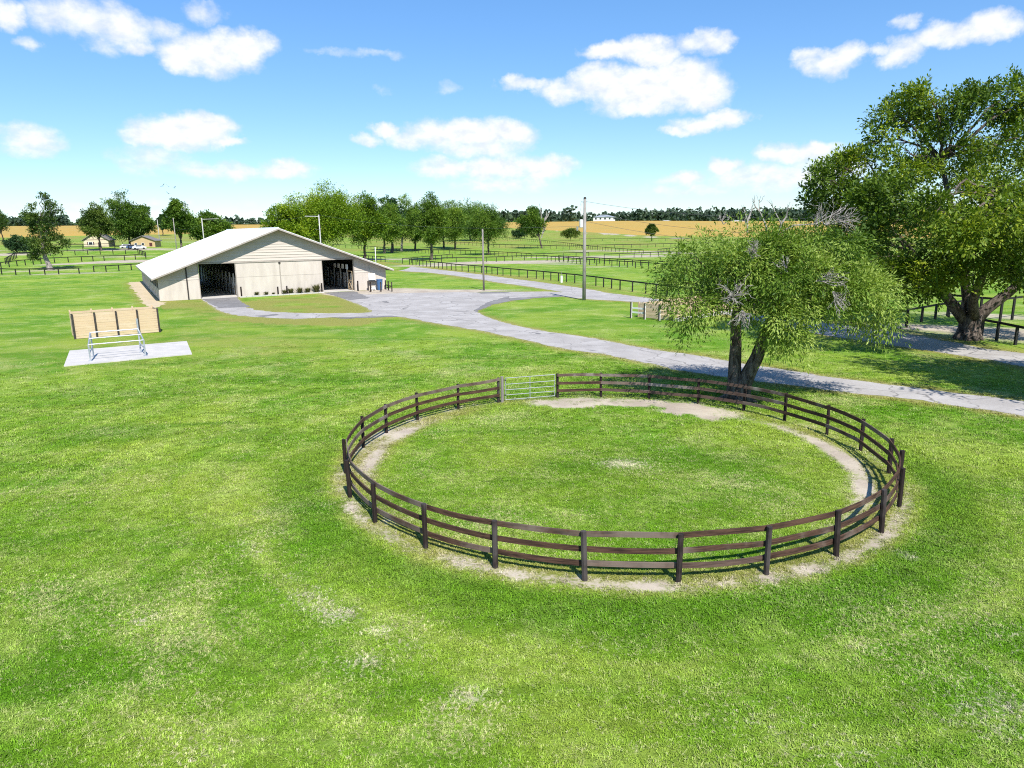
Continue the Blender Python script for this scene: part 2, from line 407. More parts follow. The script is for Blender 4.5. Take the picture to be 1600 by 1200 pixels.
DRIVE = G([(313.7, 466), (330, 477), (341, 485), (362, 491.5), (403, 495.5), (460, 498.5), (515, 496), (559, 495), (619, 494.3), (640, 497), (675, 504), (755, 517.5),
           (817, 530), (885, 546), (942, 553), (985, 562), (1052, 577), (1150, 592), (1230, 601), (1290, 609.5), (1350, 616.5), (1440, 626), (1490, 633.5), (1600, 650), (1760, 676),
           (1760, 648), (1600, 627), (1472, 612), (1380, 600), (1297, 589), (1240, 580), (1150, 566), (1080, 554), (1000, 543), (930, 529), (860, 519), (805, 509), (770, 499), (752, 492), (741, 486), (750, 480.5), (775, 474),
           (800, 469), (838, 465), (875, 462.8), (912, 467), (985, 471.3), (1032, 475.3), (1100, 485), (1180, 500), (1260, 519), (1380, 537.5), (1472, 550.5), (1545, 563), (1600, 573), (1760, 604),
           (1760, 577), (1600, 552), (1545, 546), (1450, 528), (1360, 513), (1260, 501.5), (1150, 487), (1032, 468), (960, 459), (920, 455.8), (890, 456.2), (877, 456.4), (852, 455.6), (777, 456.4), (760, 457.6), (722, 456.3), (647, 457.6),
           (591, 459.2), (575, 460.6), (556, 458.8), (554, 455), (503.5, 457.5), (515, 459.8), (530, 464.5), (544, 469.5), (556, 474), (574, 481), (582, 487.7), (565, 489), (515, 489.6), (460, 489), (427.5, 487.6), (400, 484.5), (387, 481.5), (375, 473.5), (368, 462)])
LANE = G([(596, 409), (620, 413), (647, 417), (685, 421.3), (722, 425.3), (760, 430), (790, 434), (840, 440.3), (890, 447.5), (930, 453.5), (952, 458.6), (890, 457.8),
          (877, 455.8), (827, 448), (777, 441.3), (740, 435), (710, 430.8), (672, 426.2), (635, 424), (600, 420.5)])
PATH = G([(200, 441), (224, 440), (250, 471), (256, 473), (249, 477), (243, 482), (236, 480), (222, 474), (213, 461)])
PAD = np.array([(-31.38, 48.39), (-24.34, 52.76), (-27.66, 59.27), (-35.03, 55.01)])
ISLE = G([(374, 474), (388, 482), (427, 488), (515, 490), (582, 488), (556, 474), (530, 464), (503, 458), (440, 462)])
FLAWN = G([(250, 471), (313, 467), (341, 486), (403, 496), (515, 497), (620, 496), (560, 510), (430, 506), (330, 500), (255, 492)])
FENCE_MAIN = G([(640, 413.4), (661, 416), (712.5, 423), (752.5, 426.6), (786, 430.5), (838, 435.6), (898, 442.5), (931, 447), (968.7, 453), (1008.7, 458.7), (1060, 466.5), (1150, 481), (1240, 494), (1330, 505), (1416, 512)])

# polar sheet, dense in front, out past the horizon
rad = np.concatenate([[0.0], np.geomspace(7.5, 330, 250), np.geomspace(345, 6500, 62)])
front = np.radians(np.linspace(-64, 64, 721)); back = np.radians(np.linspace(64, 296, 60))[1:-1]
ang = np.concatenate([front, back]); NA = len(ang)
rr, aa = np.meshgrid(rad[1:], ang, indexing='ij')
GX, GY = (rr * np.sin(aa)).ravel(), (rr * np.cos(aa)).ravel()
GX = np.concatenate([[0], GX]); GY = np.concatenate([[0], GY])
P2 = np.stack([GX, GY], 1); GZ = terrain(GX, GY)
ii = np.arange(len(rad) - 2)[:, None] * NA + 1; jj = np.arange(NA)[None]; j2 = (jj + 1) % NA
quads = np.stack([ii + jj, ii + NA + jj, ii + NA + j2, ii + j2], -1).reshape(-1, 4)[:, ::-1]
tri0 = np.stack([np.zeros(NA, int), 1 + (np.arange(NA) + 1) % NA, 1 + np.arange(NA), 1 + np.arange(NA)], 1)[:, ::-1]

BARE = [(380, 850, .3, .6), (400, 862, .35, .75), (432, 832, .4, .5), (452, 903, .4, .5), (480, 930, .45, .7), (500, 948, .35, .7), (522, 966, .4, .7), (545, 958, .25, .6), (592, 986, .3, .85), (640, 1006, .3, .6), (213, 971, .35, .8), (255, 962, .3, .4),
        (560, 1040, .5, .45), (575, 1030, .3, .5), (730, 1086, .25, .6), (750, 1100, .5, .35), (700, 1110, .5, .35), (505, 792, .35, .55), (1385, 895, .35, .5), (985, 965, .35, .45), (1350, 1010, .3, .55), (1420, 980, .6, .3), (1560, 990, .7, .35), (1500, 1060, .7, .35), (1570, 1120, .8, .35), (1330, 1180, .6, .4), (300, 1170, .6, .35), (1180, 1130, .8, .25), (968, 724, .6, .95), (1000, 728, .8, .45), (1050, 700, .5, .4), (940, 1010, .5, .3)]

def masks(P):
    """sand, dry, lush of the lawn at points"""
    n1 = vnoise(P, 1.3, 1) * .6 + vnoise(P, .45, 2) * .4
    n2 = vnoise(P, 6, 3); n3 = vnoise(P, 17, 4)
    D = np.hypot(*P.T)
    d = P - RC; r = np.hypot(*d.T); th = np.degrees(np.arctan2(d[:, 0], d[:, 1]))
    near = P[:, 1] < 60
    g = lambda c, wd: np.exp(-((r - c) / wd) ** 2)
    ringmod = .45 + 1.1 * (vnoise(P, 1.7, 7) - .35)
    right = np.exp(-((th - 95) / 48) ** 2); left = np.exp(-((th + 78) / 42) ** 2); bottom = sstep(100, 140, np.abs(th))
    far = sstep(-25, -12, th) * (1 - sstep(42, 55, th))
    sand = (g(9.25, .5) * right * .9 + g(9.55, .5) * left * .8) * (.7 + .6 * ringmod) + g(10.50, .42) * (.37 + .27 * np.maximum(bottom, left)) * (.62 + .76 * vnoise(P, .55, 12))
    tread = g(10.2, 1.0) * (.35 + .3 * np.maximum(bottom, left)) + g(9.4, .8) * .35 * np.maximum(right, left)
    sand = sand + far * .82 * sstep(7.9, 8.5, r + (n1 - .5) * 2.3) * (1 - sstep(9.85, 10.2, r)) * 1.05
    sand = np.where(near, sand, 0)
    lush = np.where(near, sstep(10.9, 11.4, r) * (1 - sstep(11.8, 13.6, r)) * (.25 + .55 * sstep(60, 120, np.abs(th))) * (.5 + n2 * .8), 0)
    sand = sand * (0.55 + .9 * n1)
    # bare flecks in the front lawn
    for (x, y, s_, a_) in [ (8.9, 11.4, 2.6, .22), (9.5, 14.5, 2, .2), (-10, 21, 2.2, .18), (-14, 17, 2.5, .15), (1.9, 15.2, .35, .35), (-3.6, 20.9, .5, .4), (10.9, 17.9, .4, .35)]:
        sand = sand + a_ * np.exp(-(((P - (x, y)) / (s_, s_)) ** 2).sum(1)) * (0.35 + 1.3 * sstep(.45, .75, n1))
    bare = np.zeros(len(P))
    for u, v, s_, a_ in BARE:
        c = gp(u, v)[:2]; bare = bare + .72 * a_ * np.exp(-(((P - c) / (s_ * 1.5, s_ * .9)) ** 2).sum(1))
    dd = dist_poly(P, DRIVE, True); dl = dist_poly(P, LANE, True)
    edge = np.maximum(np.exp(-dd / 1.1), np.exp(-dl / 1.6))
    dry = edge * .85 * (.5 + n1) + np.where(near, tread, 0) + .5 * np.exp(-dist_poly(P, FENCE_MAIN) / 1.5)
    sand = sand + .6 * np.exp(-dd / .45) + .3 * np.exp(-dl / .4)
    ins = inside(P, ISLE); dry = np.where(ins, .25 + .75 * vnoise(P, 3.2, 13) + .35 * np.exp(-dist_poly(P, ISLE, True) / .9), dry)
    fl = inside(P, FLAWN); dry = np.where(fl, np.maximum(dry, .1 + .8 * n2), dry)
    dry = dry + .3 * np.exp(-(((P - (-22, 66)) / (16, 14)) ** 2).sum(1)) * (.4 + n2)
    dry = dry + .6 * np.exp(-dist_poly(P, PATH, True) / 1.5)
    for u, v, ra, rb, a_ in [(604, 455, 7, 6, 1.2), (640, 456.3, 12, 3.0, 1.2), (690, 455.8, 14, 1.8, .8), (575, 458, 5, 2.5, 1.1),
                             (600, 405, 14, 5, 1.0), (650, 415, 9, 3, .9), (690, 415.5, 12, 2.5, .9), (800, 409, 20, 7, .95), (735, 412, 14, 5, .8), (860, 411, 12, 5, .8), (885, 413.5, 10, 2.5, .7), (945, 417, 8, 3, .8),
                             (905, 393, 12, 4, .9), (935, 391, 16, 6, .9), (990, 393, 16, 6, 1), (890, 402, 22, 5, .55), (950, 401.5, 26, 7, .85), (1010, 399, 22, 6, .7), (1050, 396, 24, 6, .85), (1090, 394, 20, 6, .7),
                             (720, 411.5, 12, 3, .7), (770, 409.5, 12, 3, .6), (830, 408, 14, 4, .7), (60, 423, 14, 3, .8), (50, 429.5, 16, 1.5, .8), (100, 413, 9, 2, .9), (145, 411, 12, 3, .8), (190, 409, 12, 5, .9), (215, 408, 12, 6, .8), (200, 401, 14, 4, .6), (150, 427, 10, 2, .7),
                             (195, 389.5, 22, 6, .8), (8, 398, 14, 8, .9), (5, 391, 18, 5, .6), (300, 378, 40, 10, .6), (260, 372, 50, 12, .6), (235, 390, 30, 8, .5), (690, 372, 50, 12, .5), (640, 376, 30, 6, .6), (1590, 520, 12, 4, .8), (1570, 495, 10, 3, .9), (1440, 512, 4, 1.6, .8), (1585, 530, 8, 3, .7)]:
        c = gp(u, v)[:2]; di = c / np.hypot(*c); e = P - c
        lo_, la = e @ di, e @ np.array([di[1], -di[0]])
        sand = sand + a_ * np.exp(-((lo_ / rb) ** 2 + (la / ra) ** 2) ** 1.5) * (.6 + .7 * n2)
    for line, wd, a_ in [(G([(912, 360.5), (930, 362), (960, 366), (1000, 369.5), (1060, 372.5)]), 4.5, 1.2), (G([(850, 358), (880, 362), (945, 366)]), 2, .8), (G([(20, 385), (110, 381), (135, 376)]), 4, .0)]:
        sand = sand + a_ * np.exp(-(dist_poly(P, line) / wd) ** 2)
    far_dry = sstep(180, 420, D) * (.25 + .35 * n3)
    dry = dry + far_dry + .25 * sstep(.55, .9, n3) * sstep(25, 60, D)
    return np.clip(sand, 0, 1.3), np.clip(dry, 0, 1.1), np.clip(lush, 0, 1), np.clip(bare, 0, 1)

gs, gd, gl, gb_ = masks(P2)

def lawn_colour(t, pos, typ):
    sand, dry, lush, bare = (t.attr(k, typ) for k in ('sand', 'dry', 'lush', 'bare'))
    dist = t.vmath('LENGTH', pos)
    big = t.noise(pos, 0.11, 4, 0.55, 0.4); midn = t.noise(pos, 0.55, 5, 0.6, 0.5); fine = t.noise(pos, 5.0, 6, 0.7)
    fleck = t.noise(pos, 11.0, 3, 0.6); patch = t.noise(t.vmath('ADD', pos, (31, 7, 0)), 0.24, 4, 0.6)
    streak = t.noise(t.scaled(pos, (0.16, 0.62, 1)), 0.5, 5, 0.6, 0.6)
    c = t.mix(t.ramp(big, 0.35, 0.66), (0.105, 0.238, 0.010), (0.232, 0.325, 0.034))
    dv = t.vmath('SUBTRACT', pos, (3.84, 27.0, 0)); sp_ = t.new('ShaderNodeSeparateXYZ'); t.put(sp_.inputs[0], dv)
    pol = t.new('ShaderNodeCombineXYZ'); rl = t.vmath('LENGTH', dv); t.put(pol.inputs[0], rl); t.put(pol.inputs[1], t.math('MULTIPLY', t.math('ARCTAN2', sp_.outputs[0], sp_.outputs[1]), 2.2))
    arcs = t.noise(pol.outputs[0], 0.75, 4, 0.6, 0.3)
    arcm = t.math('MULTIPLY', t.ramp(rl, 11, 14), t.ramp(rl, 24, 34, 1.0, 0.0))
    c = t.mix(t.math('MULTIPLY', arcm, t.ramp(arcs, 0.5, 0.7, 0.0, 0.5)), c, (0.100, 0.225, 0.008))
    c = t.mix(t.math('MULTIPLY', arcm, t.ramp(arcs, 0.5, 0.34, 0.0, 0.45)), c, (0.33, 0.40, 0.075))
    c = t.mix(t.math('MULTIPLY', t.ramp(midn, 0.46, 0.72), 0.75), c, (0.285, 0.385, 0.068))
    c = t.mix(t.math('MULTIPLY', t.ramp(streak, 0.48, 0.70), 0.8), c, (0.072, 0.185, 0.006))
    thatch = t.math('ADD', fine, t.math('MULTIPLY_ADD', midn, 0.7, -0.35))
    c = t.mix(t.math('MULTIPLY', t.ramp(thatch, 0.56, 0.80), 0.5), c, (0.44, 0.45, 0.17))
    fk = t.math('ADD', fleck, t.math('MULTIPLY_ADD', fine, 0.6, -0.3))
    c = t.mix(t.math('MULTIPLY', t.ramp(t.math('MULTIPLY_ADD', bare, 0.36, fk), 0.60, 0.84), 0.85), c, (0.56, 0.50, 0.35))
    c = t.mix(t.math('MULTIPLY', t.ramp(t.math('ADD', fleck, t.math('MULTIPLY_ADD', patch, 0.9, -0.45)), 0.56, 0.74), 0.62), c, (0.50, 0.47, 0.22))
    c = t.mix(t.math('MULTIPLY', lush, t.ramp(fine, 0.25, 0.6, 0.55, 0.95)), c, (0.068, 0.180, 0.006))
    dn = t.math('ADD', dry, t.math('MULTIPLY_ADD', midn, 0.8, -0.45))
    c = t.mix(t.math('MULTIPLY', t.ramp(dn, 0.1, 0.75), 0.85), c, t.mix(t.ramp(fine, 0.35, 0.65), (0.215, 0.205, 0.045), (0.315, 0.285, 0.080)))
    sn = t.math('ADD', t.math('MULTIPLY_ADD', fleck, 1.0, -0.5), t.math('ADD', sand, t.math('MULTIPLY_ADD', fine, 1.1, -0.55)))
    soil = t.mix(t.ramp(midn, 0.35, 0.65), (0.37, 0.305, 0.245), (0.49, 0.42, 0.33))
    c = t.mix(t.ramp(sn, 0.26, 0.86), c, soil)
    return c, fine, sn

def lawn_material(name, typ, ground):
    mt, t, b = material(name, 0.9, 0.12)
    pos = t.new('ShaderNodeNewGeometry').outputs['Position']
    c, fine, sn = lawn_colour(t, pos, typ)
    if ground:
        h = t.noise(pos, 14.0, 5, 0.75)
        h = t.math('ADD', h, t.math('MULTIPLY', fine, 1.3))
        soilness = t.ramp(sn, 0.30, 0.72, 1.0, 0.35)
        n = t.new('ShaderNodeBump'); t.put(n.inputs['Height'], h); t.put(n.inputs['Strength'], t.math('MULTIPLY', soilness, 0.9))
        n.inputs['Distance'].default_value = 0.06
        t.l.new(n.outputs[0], b.inputs['Normal'])
        c = t.mix(t.math('MULTIPLY', t.ramp(h, 0.7, 1.6, 1.0, 0.0), 0.3), c, t.mix(1.0, c, (0.55, 0.6, 0.5), 'MULTIPLY'))
        t.put(b.inputs['Base Color'], c)
    else:
        rnd = t.attr('shade', typ); lush_ = t.attr('lush', typ)
        c = t.mix(1.0, c, t.ramp(rnd, 0, 1, 0.6, 1.5, False), 'MULTIPLY')
        c = t.mix(t.math('MULTIPLY', t.math('SUBTRACT', 1.0, lush_), t.ramp(t.attr('straw', typ), 0.84, 0.98, 0.0, 0.55)), c, (0.52, 0.50, 0.22))
        t.put(b.inputs['Base Color'], c)
    return mt
M['lawn'] = lawn_material('lawn', 'GEOMETRY', True)
M['blade'] = lawn_material('grass_blades', 'INSTANCER', False)

Vg = np.stack([GX, GY, GZ], 1)
me = fast_mesh('ground', Vg, np.concatenate([quads, ]))
# centre fan
mt_ = bpy.data.meshes.new('ground')
allq = np.concatenate([quads, np.zeros((0, 4), int)])
bmv = Vg
mt_ = fast_mesh('ground', bmv, allq)
for k, a in (('sand', gs), ('dry', gd), ('lush', gl), ('bare', gb_)):
    x = mt_.attributes.new(k, 'FLOAT', 'POINT'); x.data.foreach_set('value', a.astype(np.float32))
mt_.polygons.foreach_set('use_smooth', [True] * len(mt_.polygons))
bpy.data.meshes.remove(me)
go = obj('ground', mt_, M['lawn']); tag(go, kind='structure')
# the small disc right under the camera, outside every ring
mbd = MB(); mbd.prism([(7.52 * math.sin(a), 7.52 * math.cos(a)) for a in ang[::-1]], -0.3, -0.001)
tag(mbd.build('ground', M['lawn']), kind='structure')

# ------------------------------------------------------------------ driveways
def asphalt(name, a, b_):
    mt, t, b = material(name, 0.9, 0.2)
    pos = t.new('ShaderNodeNewGeometry').outputs['Position']
    n = t.noise(pos, 0.35, 6, 0.6, 0.5); f = t.noise(pos, 7.0, 5, 0.75); s = t.noise(t.scaled(pos, (.5, 1.5, 1)), 0.22, 4, 0.5, 1.5)
    c = t.mix(t.ramp(n, 0.35, 0.68), a, b_)
    c = t.mix(t.math('MULTIPLY', t.ramp(s, 0.55, 0.72), 0.4), c, tuple(x * 0.7 for x in a))
    c = t.mix(t.ramp(f, 0.42, 0.72, 0.0, 0.35), c, tuple(min(1, x * 1.3) for x in b_))
    vo = t.new('ShaderNodeTexVoronoi', feature='DISTANCE_TO_EDGE'); t.put(vo.inputs['Vector'], t.vmath('ADD', pos, t.scaled(t.noise(pos, 0.8, 4, out=1), (1.6, 1.6, 0)))); vo.inputs['Scale'].default_value = 0.28
    crack = t.math('MULTIPLY', t.ramp(vo.outputs[0], 0.0, 0.022, 1.0, 0.0), t.ramp(n, 0.4, 0.6, 0.15, 0.75))
    c = t.mix(crack, c, tuple(x * 0.35 for x in a))
    t.put(b.inputs['Base Color'], c); bump(t, b, f, 0.3, 0.02)
    return mt
M['asphalt'] = asphalt('pale_asphalt', (0.305, 0.282, 0.262), (0.40, 0.375, 0.352))
M['asphalt_dark'] = asphalt('dark_asphalt', (0.165, 0.156, 0.15), (0.215, 0.205, 0.198))

mt, t, b = material('pale_sand', 0.95, 0.1)
pos = t.new('ShaderNodeNewGeometry').outputs['Position']
n = t.noise(pos, 0.5, 6, 0.65); f = t.noise(pos, 6.0, 5, 0.7)
c = t.mix(t.ramp(n, 0.35, 0.65), (0.52, 0.42, 0.285), (0.44, 0.36, 0.23)); t.put(b.inputs['Base Color'], c); bump(t, b, f, 0.4, 0.03)
M['sand'] = mt

def sheet(name, poly, z, mat, jit=0.12, step=0.7, seed=1):
    r_ = np.random.default_rng(seed); pts = []; k = len(poly)
    for i in range(k):
        a, b_ = poly[i], poly[(i + 1) % k]; n_ = max(1, int(np.hypot(*(b_ - a)) / step))
        nd = np.array([-(b_ - a)[1], (b_ - a)[0]]); nd = nd / (np.hypot(*nd) + 1e-9)
        for j in range(n_): pts.append(a + (b_ - a) * j / n_ + nd * r_.normal(0, jit))
    from mathutils.geometry import delaunay_2d_cdt
    n_ = len(pts)
    vo, _, fo, _, _, _ = delaunay_2d_cdt([Vector(p) for p in pts], [], [list(range(n_))], 1, 1e-4)
    V = [(p.x, p.y, z) for p in vo]; F = []
    for f in fo:
        a, b_, c = (vo[i] for i in f[:3]); F.append(tuple(f) if (b_ - a).cross(c - a) > 0 else tuple(reversed(f)))
    me = bpy.data.meshes.new(name); me.from_pydata(V, [], F); me.update()
    return tag(obj(name, me, mat), kind='structure')

sheet('sand_path', PATH, 0.003, M['sand'], 0.25, 0.9, seed=5)
sheet('road', LANE, 0.004, M['asphalt'], 0.10, seed=2)
sheet('driveway', DRIVE, 0.008, M['asphalt'], 0.11, seed=3)
for i, pts in enumerate([[(741, 486), (747, 481), (762, 472), (793, 463), (797, 466), (838, 463.6), (874, 461.2), (885, 463), (838, 465.8), (800, 470), (775, 475), (752, 483), (745, 488)],
                         [(314, 466), (367, 462.3), (374, 470), (392, 480), (342, 481), (331, 476)],
                         [(504, 457.4), (553, 455.2), (566, 460), (578, 466), (546, 469), (530, 464)],
                         [(597, 471), (604, 470.5), (610, 473.3), (602, 473)],
                         [(515, 496.5), (559, 495.2), (612, 493.3), (624, 495), (590, 496.2), (540, 498)],
                         [(398, 494), (430, 490.5), (436, 491.6), (412, 495.5)], [(745, 456.8), (770, 456.5), (800, 455.8), (790, 458), (752, 459)],
                         [(835, 520.5), (846, 520.5), (842, 522), (836, 522)], [(915, 546), (935, 547), (925, 548.4)]]):
    sheet('asphalt_patch', G(pts), 0.012, M['asphalt_dark'], 0.10, 0.5, seed=20 + i)
pad = MB().prism([tuple(p) for p in PAD], -0.05, 0.07).build('concrete_pad', M['concrete']); tag(pad, kind='structure')

# ------------------------------------------------------------------ crop fields, draped a crop's height above the ground
def crop_mat():
    mt, t, b = material('ripe_crop', 0.95, 0.1)
    pos = t.new('ShaderNodeNewGeometry').outputs['Position']
    n = t.noise(t.scaled(pos, (0.6, 1.6, 1)), 0.02, 5, 0.6, 0.8); f = t.noise(pos, 0.3, 5, 0.7)
    c = t.mix(t.ramp(n, 0.35, 0.7), (0.43, 0.27, 0.065), (0.36, 0.265, 0.075))
    c = t.mix(t.ramp(f, 0.45, 0.75, 0, 0.5), c, (0.30, 0.255, 0.07))
    t.put(b.inputs['Base Color'], c); return mt
M['crop'] = crop_mat()
def crop(front_px, far, z=0.5):
    us = np.linspace(front_px[0][0], front_px[-1][0], 40)
    vs = np.interp(us, [p[0] for p in front_px], [p[1] for p in front_px])
    V = []; NR = 22
    for u, v in zip(us, vs):
        p = gp(u, v); D0 = math.hypot(p[0], p[1]); a = math.atan2(p[0], p[1])
        for k in range(NR):
            D = D0 + (max(far, D0 + 40) - D0) * (k / (NR - 1)) ** 1.3
            x, y = D * math.sin(a), D * math.cos(a); V.append((x, y, float(terrain(x, y)) + (z if k else -0.3)))
    F = [(i * NR + k, (i + 1) * NR + k, (i + 1) * NR + k + 1, i * NR + k + 1) for i in range(len(us) - 1) for k in range(NR - 1)]
    o = MB().add(V, F).build('crop_field', M['crop'], smooth=True); return tag(o, kind='structure')
crop([(786, 356), (850, 359.5), (920, 363), (1000, 367.5), (1062, 369.5), (1200, 371), (1460, 372)], 985)
crop([(-160, 371), (20, 371.5), (100, 369), (200, 367), (300, 366)], 960)
crop([(330, 364), (420, 361), (470, 359)], 985)
# ------------------------------------------------------------------ foliage and trees
def sprays(centres, dirs, n_leaf, length, lw, ll, droop, tint, seed, spread=0.9):
    """leafy twigs: each one a line of rhombic leaves; returns V, F, tint"""
    r_ = np.random.default_rng(seed); N = len(centres)
    s = np.linspace(0.08, 1, n_leaf)[None, :, None] * length * (0.7 + 0.6 * r_.random((N, 1, 1)))
    d = dirs[:, None, :]
    P = centres[:, None, :] + d * s + np.array([0, 0, -1.0]) * droop * s ** 2 / max(length, 1e-6)
    tang = d + np.array([0, 0, -2.0]) * droop * s / max(length, 1e-6); tang /= np.linalg.norm(tang, axis=2, keepdims=True)
    rv = r_.normal(size=P.shape); ax = tang + rv * spread * 0.7; ax /= np.linalg.norm(ax, axis=2, keepdims=True)
    up = d * .45 + np.array([0, 0, .85]) + r_.normal(0, .45, P.shape)
    sd = np.cross(ax, up); sd /= np.linalg.norm(sd, axis=2, keepdims=True) + 1e-9
    P = P + rv * 0.10 * length
    sz = (0.7 + 0.6 * r_.random((N, n_leaf, 1)))
    a = P; b_ = P + ax * ll * sz * 0.5 + sd * lw * sz * 0.5; c = P + ax * ll * sz; e = P + ax * ll * sz * 0.5 - sd * lw * sz * 0.5
    V = np.stack([a, b_, c, e], 2).reshape(-1, 3); F = np.arange(len(V)).reshape(-1, 4)
    T = np.clip(np.repeat(tint[:, None], n_leaf, 1) + r_.normal(0, 0.13, (N, n_leaf)), 0, 1).ravel()
    return V, F, T

def unit_dirs(n, r_):
    v = r_.normal(size=(n, 3)); return v / np.linalg.norm(v, axis=1, keepdims=True)

def crown_points(lobes, n, r_, hollow=0.55, gap=0.0, gap_s=1.6, seed=0, per=0, cl=0.8):
    """points spread through the outer part of the crown's lobes, with gaps; per > 0 gathers them into leaf clumps of radius cl"""
    if per:
        P, out, k = crown_points(lobes, max(8, int(n / per)), r_, hollow, gap, gap_s, seed)
        sz = cl * r_.uniform(.6, 1.35, (len(P), 1)); P, out, k, sz = (np.repeat(x, per, 0) for x in (P, out, k, sz))
        off = unit_dirs(len(P), r_) * (r_.random((len(P), 1)) ** .45) * sz * (1, 1, .62)
        o2 = off / (np.linalg.norm(off, axis=1, keepdims=True) + 1e-9) * .75 + out * .6 + (0, 0, .25)
        return P + off, o2 / np.linalg.norm(o2, axis=1, keepdims=True), k
    L = np.array([[*l[:3], l[3], l[4]] for l in lobes], float)
    wgt = L[:, 3] ** 2 * L[:, 4]; wgt = (L[:, 3] ** 1.7); wgt /= wgt.sum()
    k = r_.choice(len(L), n, p=wgt); u = unit_dirs(n, r_)
    rad_ = hollow + (1 - hollow) * r_.random(n) ** 0.6
    rad_ = rad_ * (0.82 + 0.36 * r_.random(n))
    P = L[k, :3] + u * rad_[:, None] * L[k][:, [3, 3, 4]]
    out = u.copy()
    if gap > 0:
        g_ = vnoise(P[:, [0, 2]] + P[:, [1, 1]] * .7, gap_s, seed + 5) * .5 + vnoise(P[:, [1, 2]] * 1.3 + P[:, [0, 0]] * .5, gap_s * .7, seed + 6) * .5
        keep = g_ > np.quantile(g_, gap); P, out, k = P[keep], out[keep], k[keep]
    return P, out, k

def curve3(a, b_, bend, n=6):
    a, b_ = np.array(a, float), np.array(b_, float); c = (a + b_) / 2 + np.array(bend, float)
    s = np.linspace(0, 1, n)[:, None]
    return (1 - s) ** 2 * a + 2 * s * (1 - s) * c + s ** 2 * b_

def limbs(mb, fork, lobes, r0, r_, twigs=6, sides=6, zmin=0.4, drop=0.0):
    """limbs from the fork to every lobe and smaller ones out through the lobe"""
    fork = np.array(fork, float)
    for l in lobes:
        c = np.array(l[:3], float); d = c - fork; Ln = np.linalg.norm(d)
        bend = np.array([0, 0, Ln * .16]) + r_.normal(0, .07 * Ln, 3)
        pts = curve3(fork + r_.normal(0, r0 * .3, 3) * (1, 1, .2), c, bend, 8); pts[1:-1] += r_.normal(0, .035 * Ln, (6, 3)) * .5
        k = min(1.0, 0.35 + 0.11 * l[3]); mb.tube(pts, np.linspace(r0 * k, r0 * .16, 8), sides, False)
        for _ in range(twigs):
            u = unit_dirs(1, r_)[0]; u[2] = u[2] * .7 + .15 - drop
            s0 = pts[r_.integers(4, 8)]; e = c + u * np.array([l[3], l[3], l[4]]) * .92
            pp = curve3(s0, e, r_.normal(0, .12 * l[3], 3), 5)
            mb.tube(pp, np.linspace(r0 * .13, r0 * .035, 5), 4, False)

def make_tree(name, label, base, lobes, trunk, fork, leafmat, n, leaf_kw, barkmat='bark', group=None, seed=1, gap=0.2, gap_s=1.6, hollow=0.5, twigs=5,
              limb_r=None, tint0=0.45, upness=0.25, flare=1.5, cat='tree', rot=0, per=20, clump=None):
    """base: world position; lobes and fork relative to the base. trunk: (radius at foot, radius at fork)"""
    r_ = np.random.default_rng(seed)
    root = thing(name, label, cat, base, rot, group)
    mb = MB(); fork = np.array(fork, float)
    pts = curve3((0, 0, -0.25), fork, r_.normal(0, .05, 3) * fork[2] * (1, 1, 0), 9)
    pts[1:-1] += r_.normal(0, trunk[0] * .12, (7, 3)) * (1, 1, 0)
    rr_ = np.linspace(trunk[0], trunk[1], 9); rr_[0] *= flare; rr_[1] *= 1 + (flare - 1) * .35
    mb.tube(pts, rr_, 10)
    limbs(mb, fork - (0, 0, trunk[1] * .5), lobes, limb_r or trunk[1] * .75, r_, twigs)
    mb.build('trunk', M[barkmat], root, True)
    P, out, k = crown_points(lobes, n, r_, hollow, gap * .6, gap_s, seed, per, clump or .42 * np.mean([l[3] for l in lobes]))
    d = out * .8 + r_.normal(0, .55, P.shape); d[:, 2] += upness; d /= np.linalg.norm(d, axis=1, keepdims=True)
    clump_t = vnoise(P[:, [0, 1]] + P[:, [2, 2]] * .8, 1.7 * gap_s, seed + 2)
    lob_t = r_.normal(0, .1, len(lobes))[k]
    tint = tint0 + (clump_t - .5) * .75 + lob_t + r_.normal(0, .1, len(P))
    V, F, T = sprays(P, d, tint=np.clip(tint, 0, 1), seed=seed + 3, **leaf_kw)
    obj('crown', fast_mesh('crown', V, F, T), M[leafmat], root)
    return root

def dead_burst(mb, p, d, length, r_, n=7, rad0=0.035, spread=0.7, depth=2, bend=0.15):
    for _ in range(n):
        u = np.array(d, float) / np.linalg.norm(d) + r_.normal(0, spread, 3) * .6; u /= np.linalg.norm(u)
        Ln = length * (.55 + .6 * r_.random()); e = np.array(p) + u * Ln
        pp = curve3(p, e, r_.normal(0, bend * Ln, 3), 6); pp[1:-1] += r_.normal(0, .03 * Ln, (4, 3))
        mb.tube(pp, np.linspace(rad0, rad0 * .35, 6), 4, False)
        if depth > 1:
            for i in (2, 3, 4, 5): dead_burst(mb, pp[i], u + r_.normal(0, .5, 3), length * .42, r_, 2, rad0 * .5, spread, depth - 1, bend)

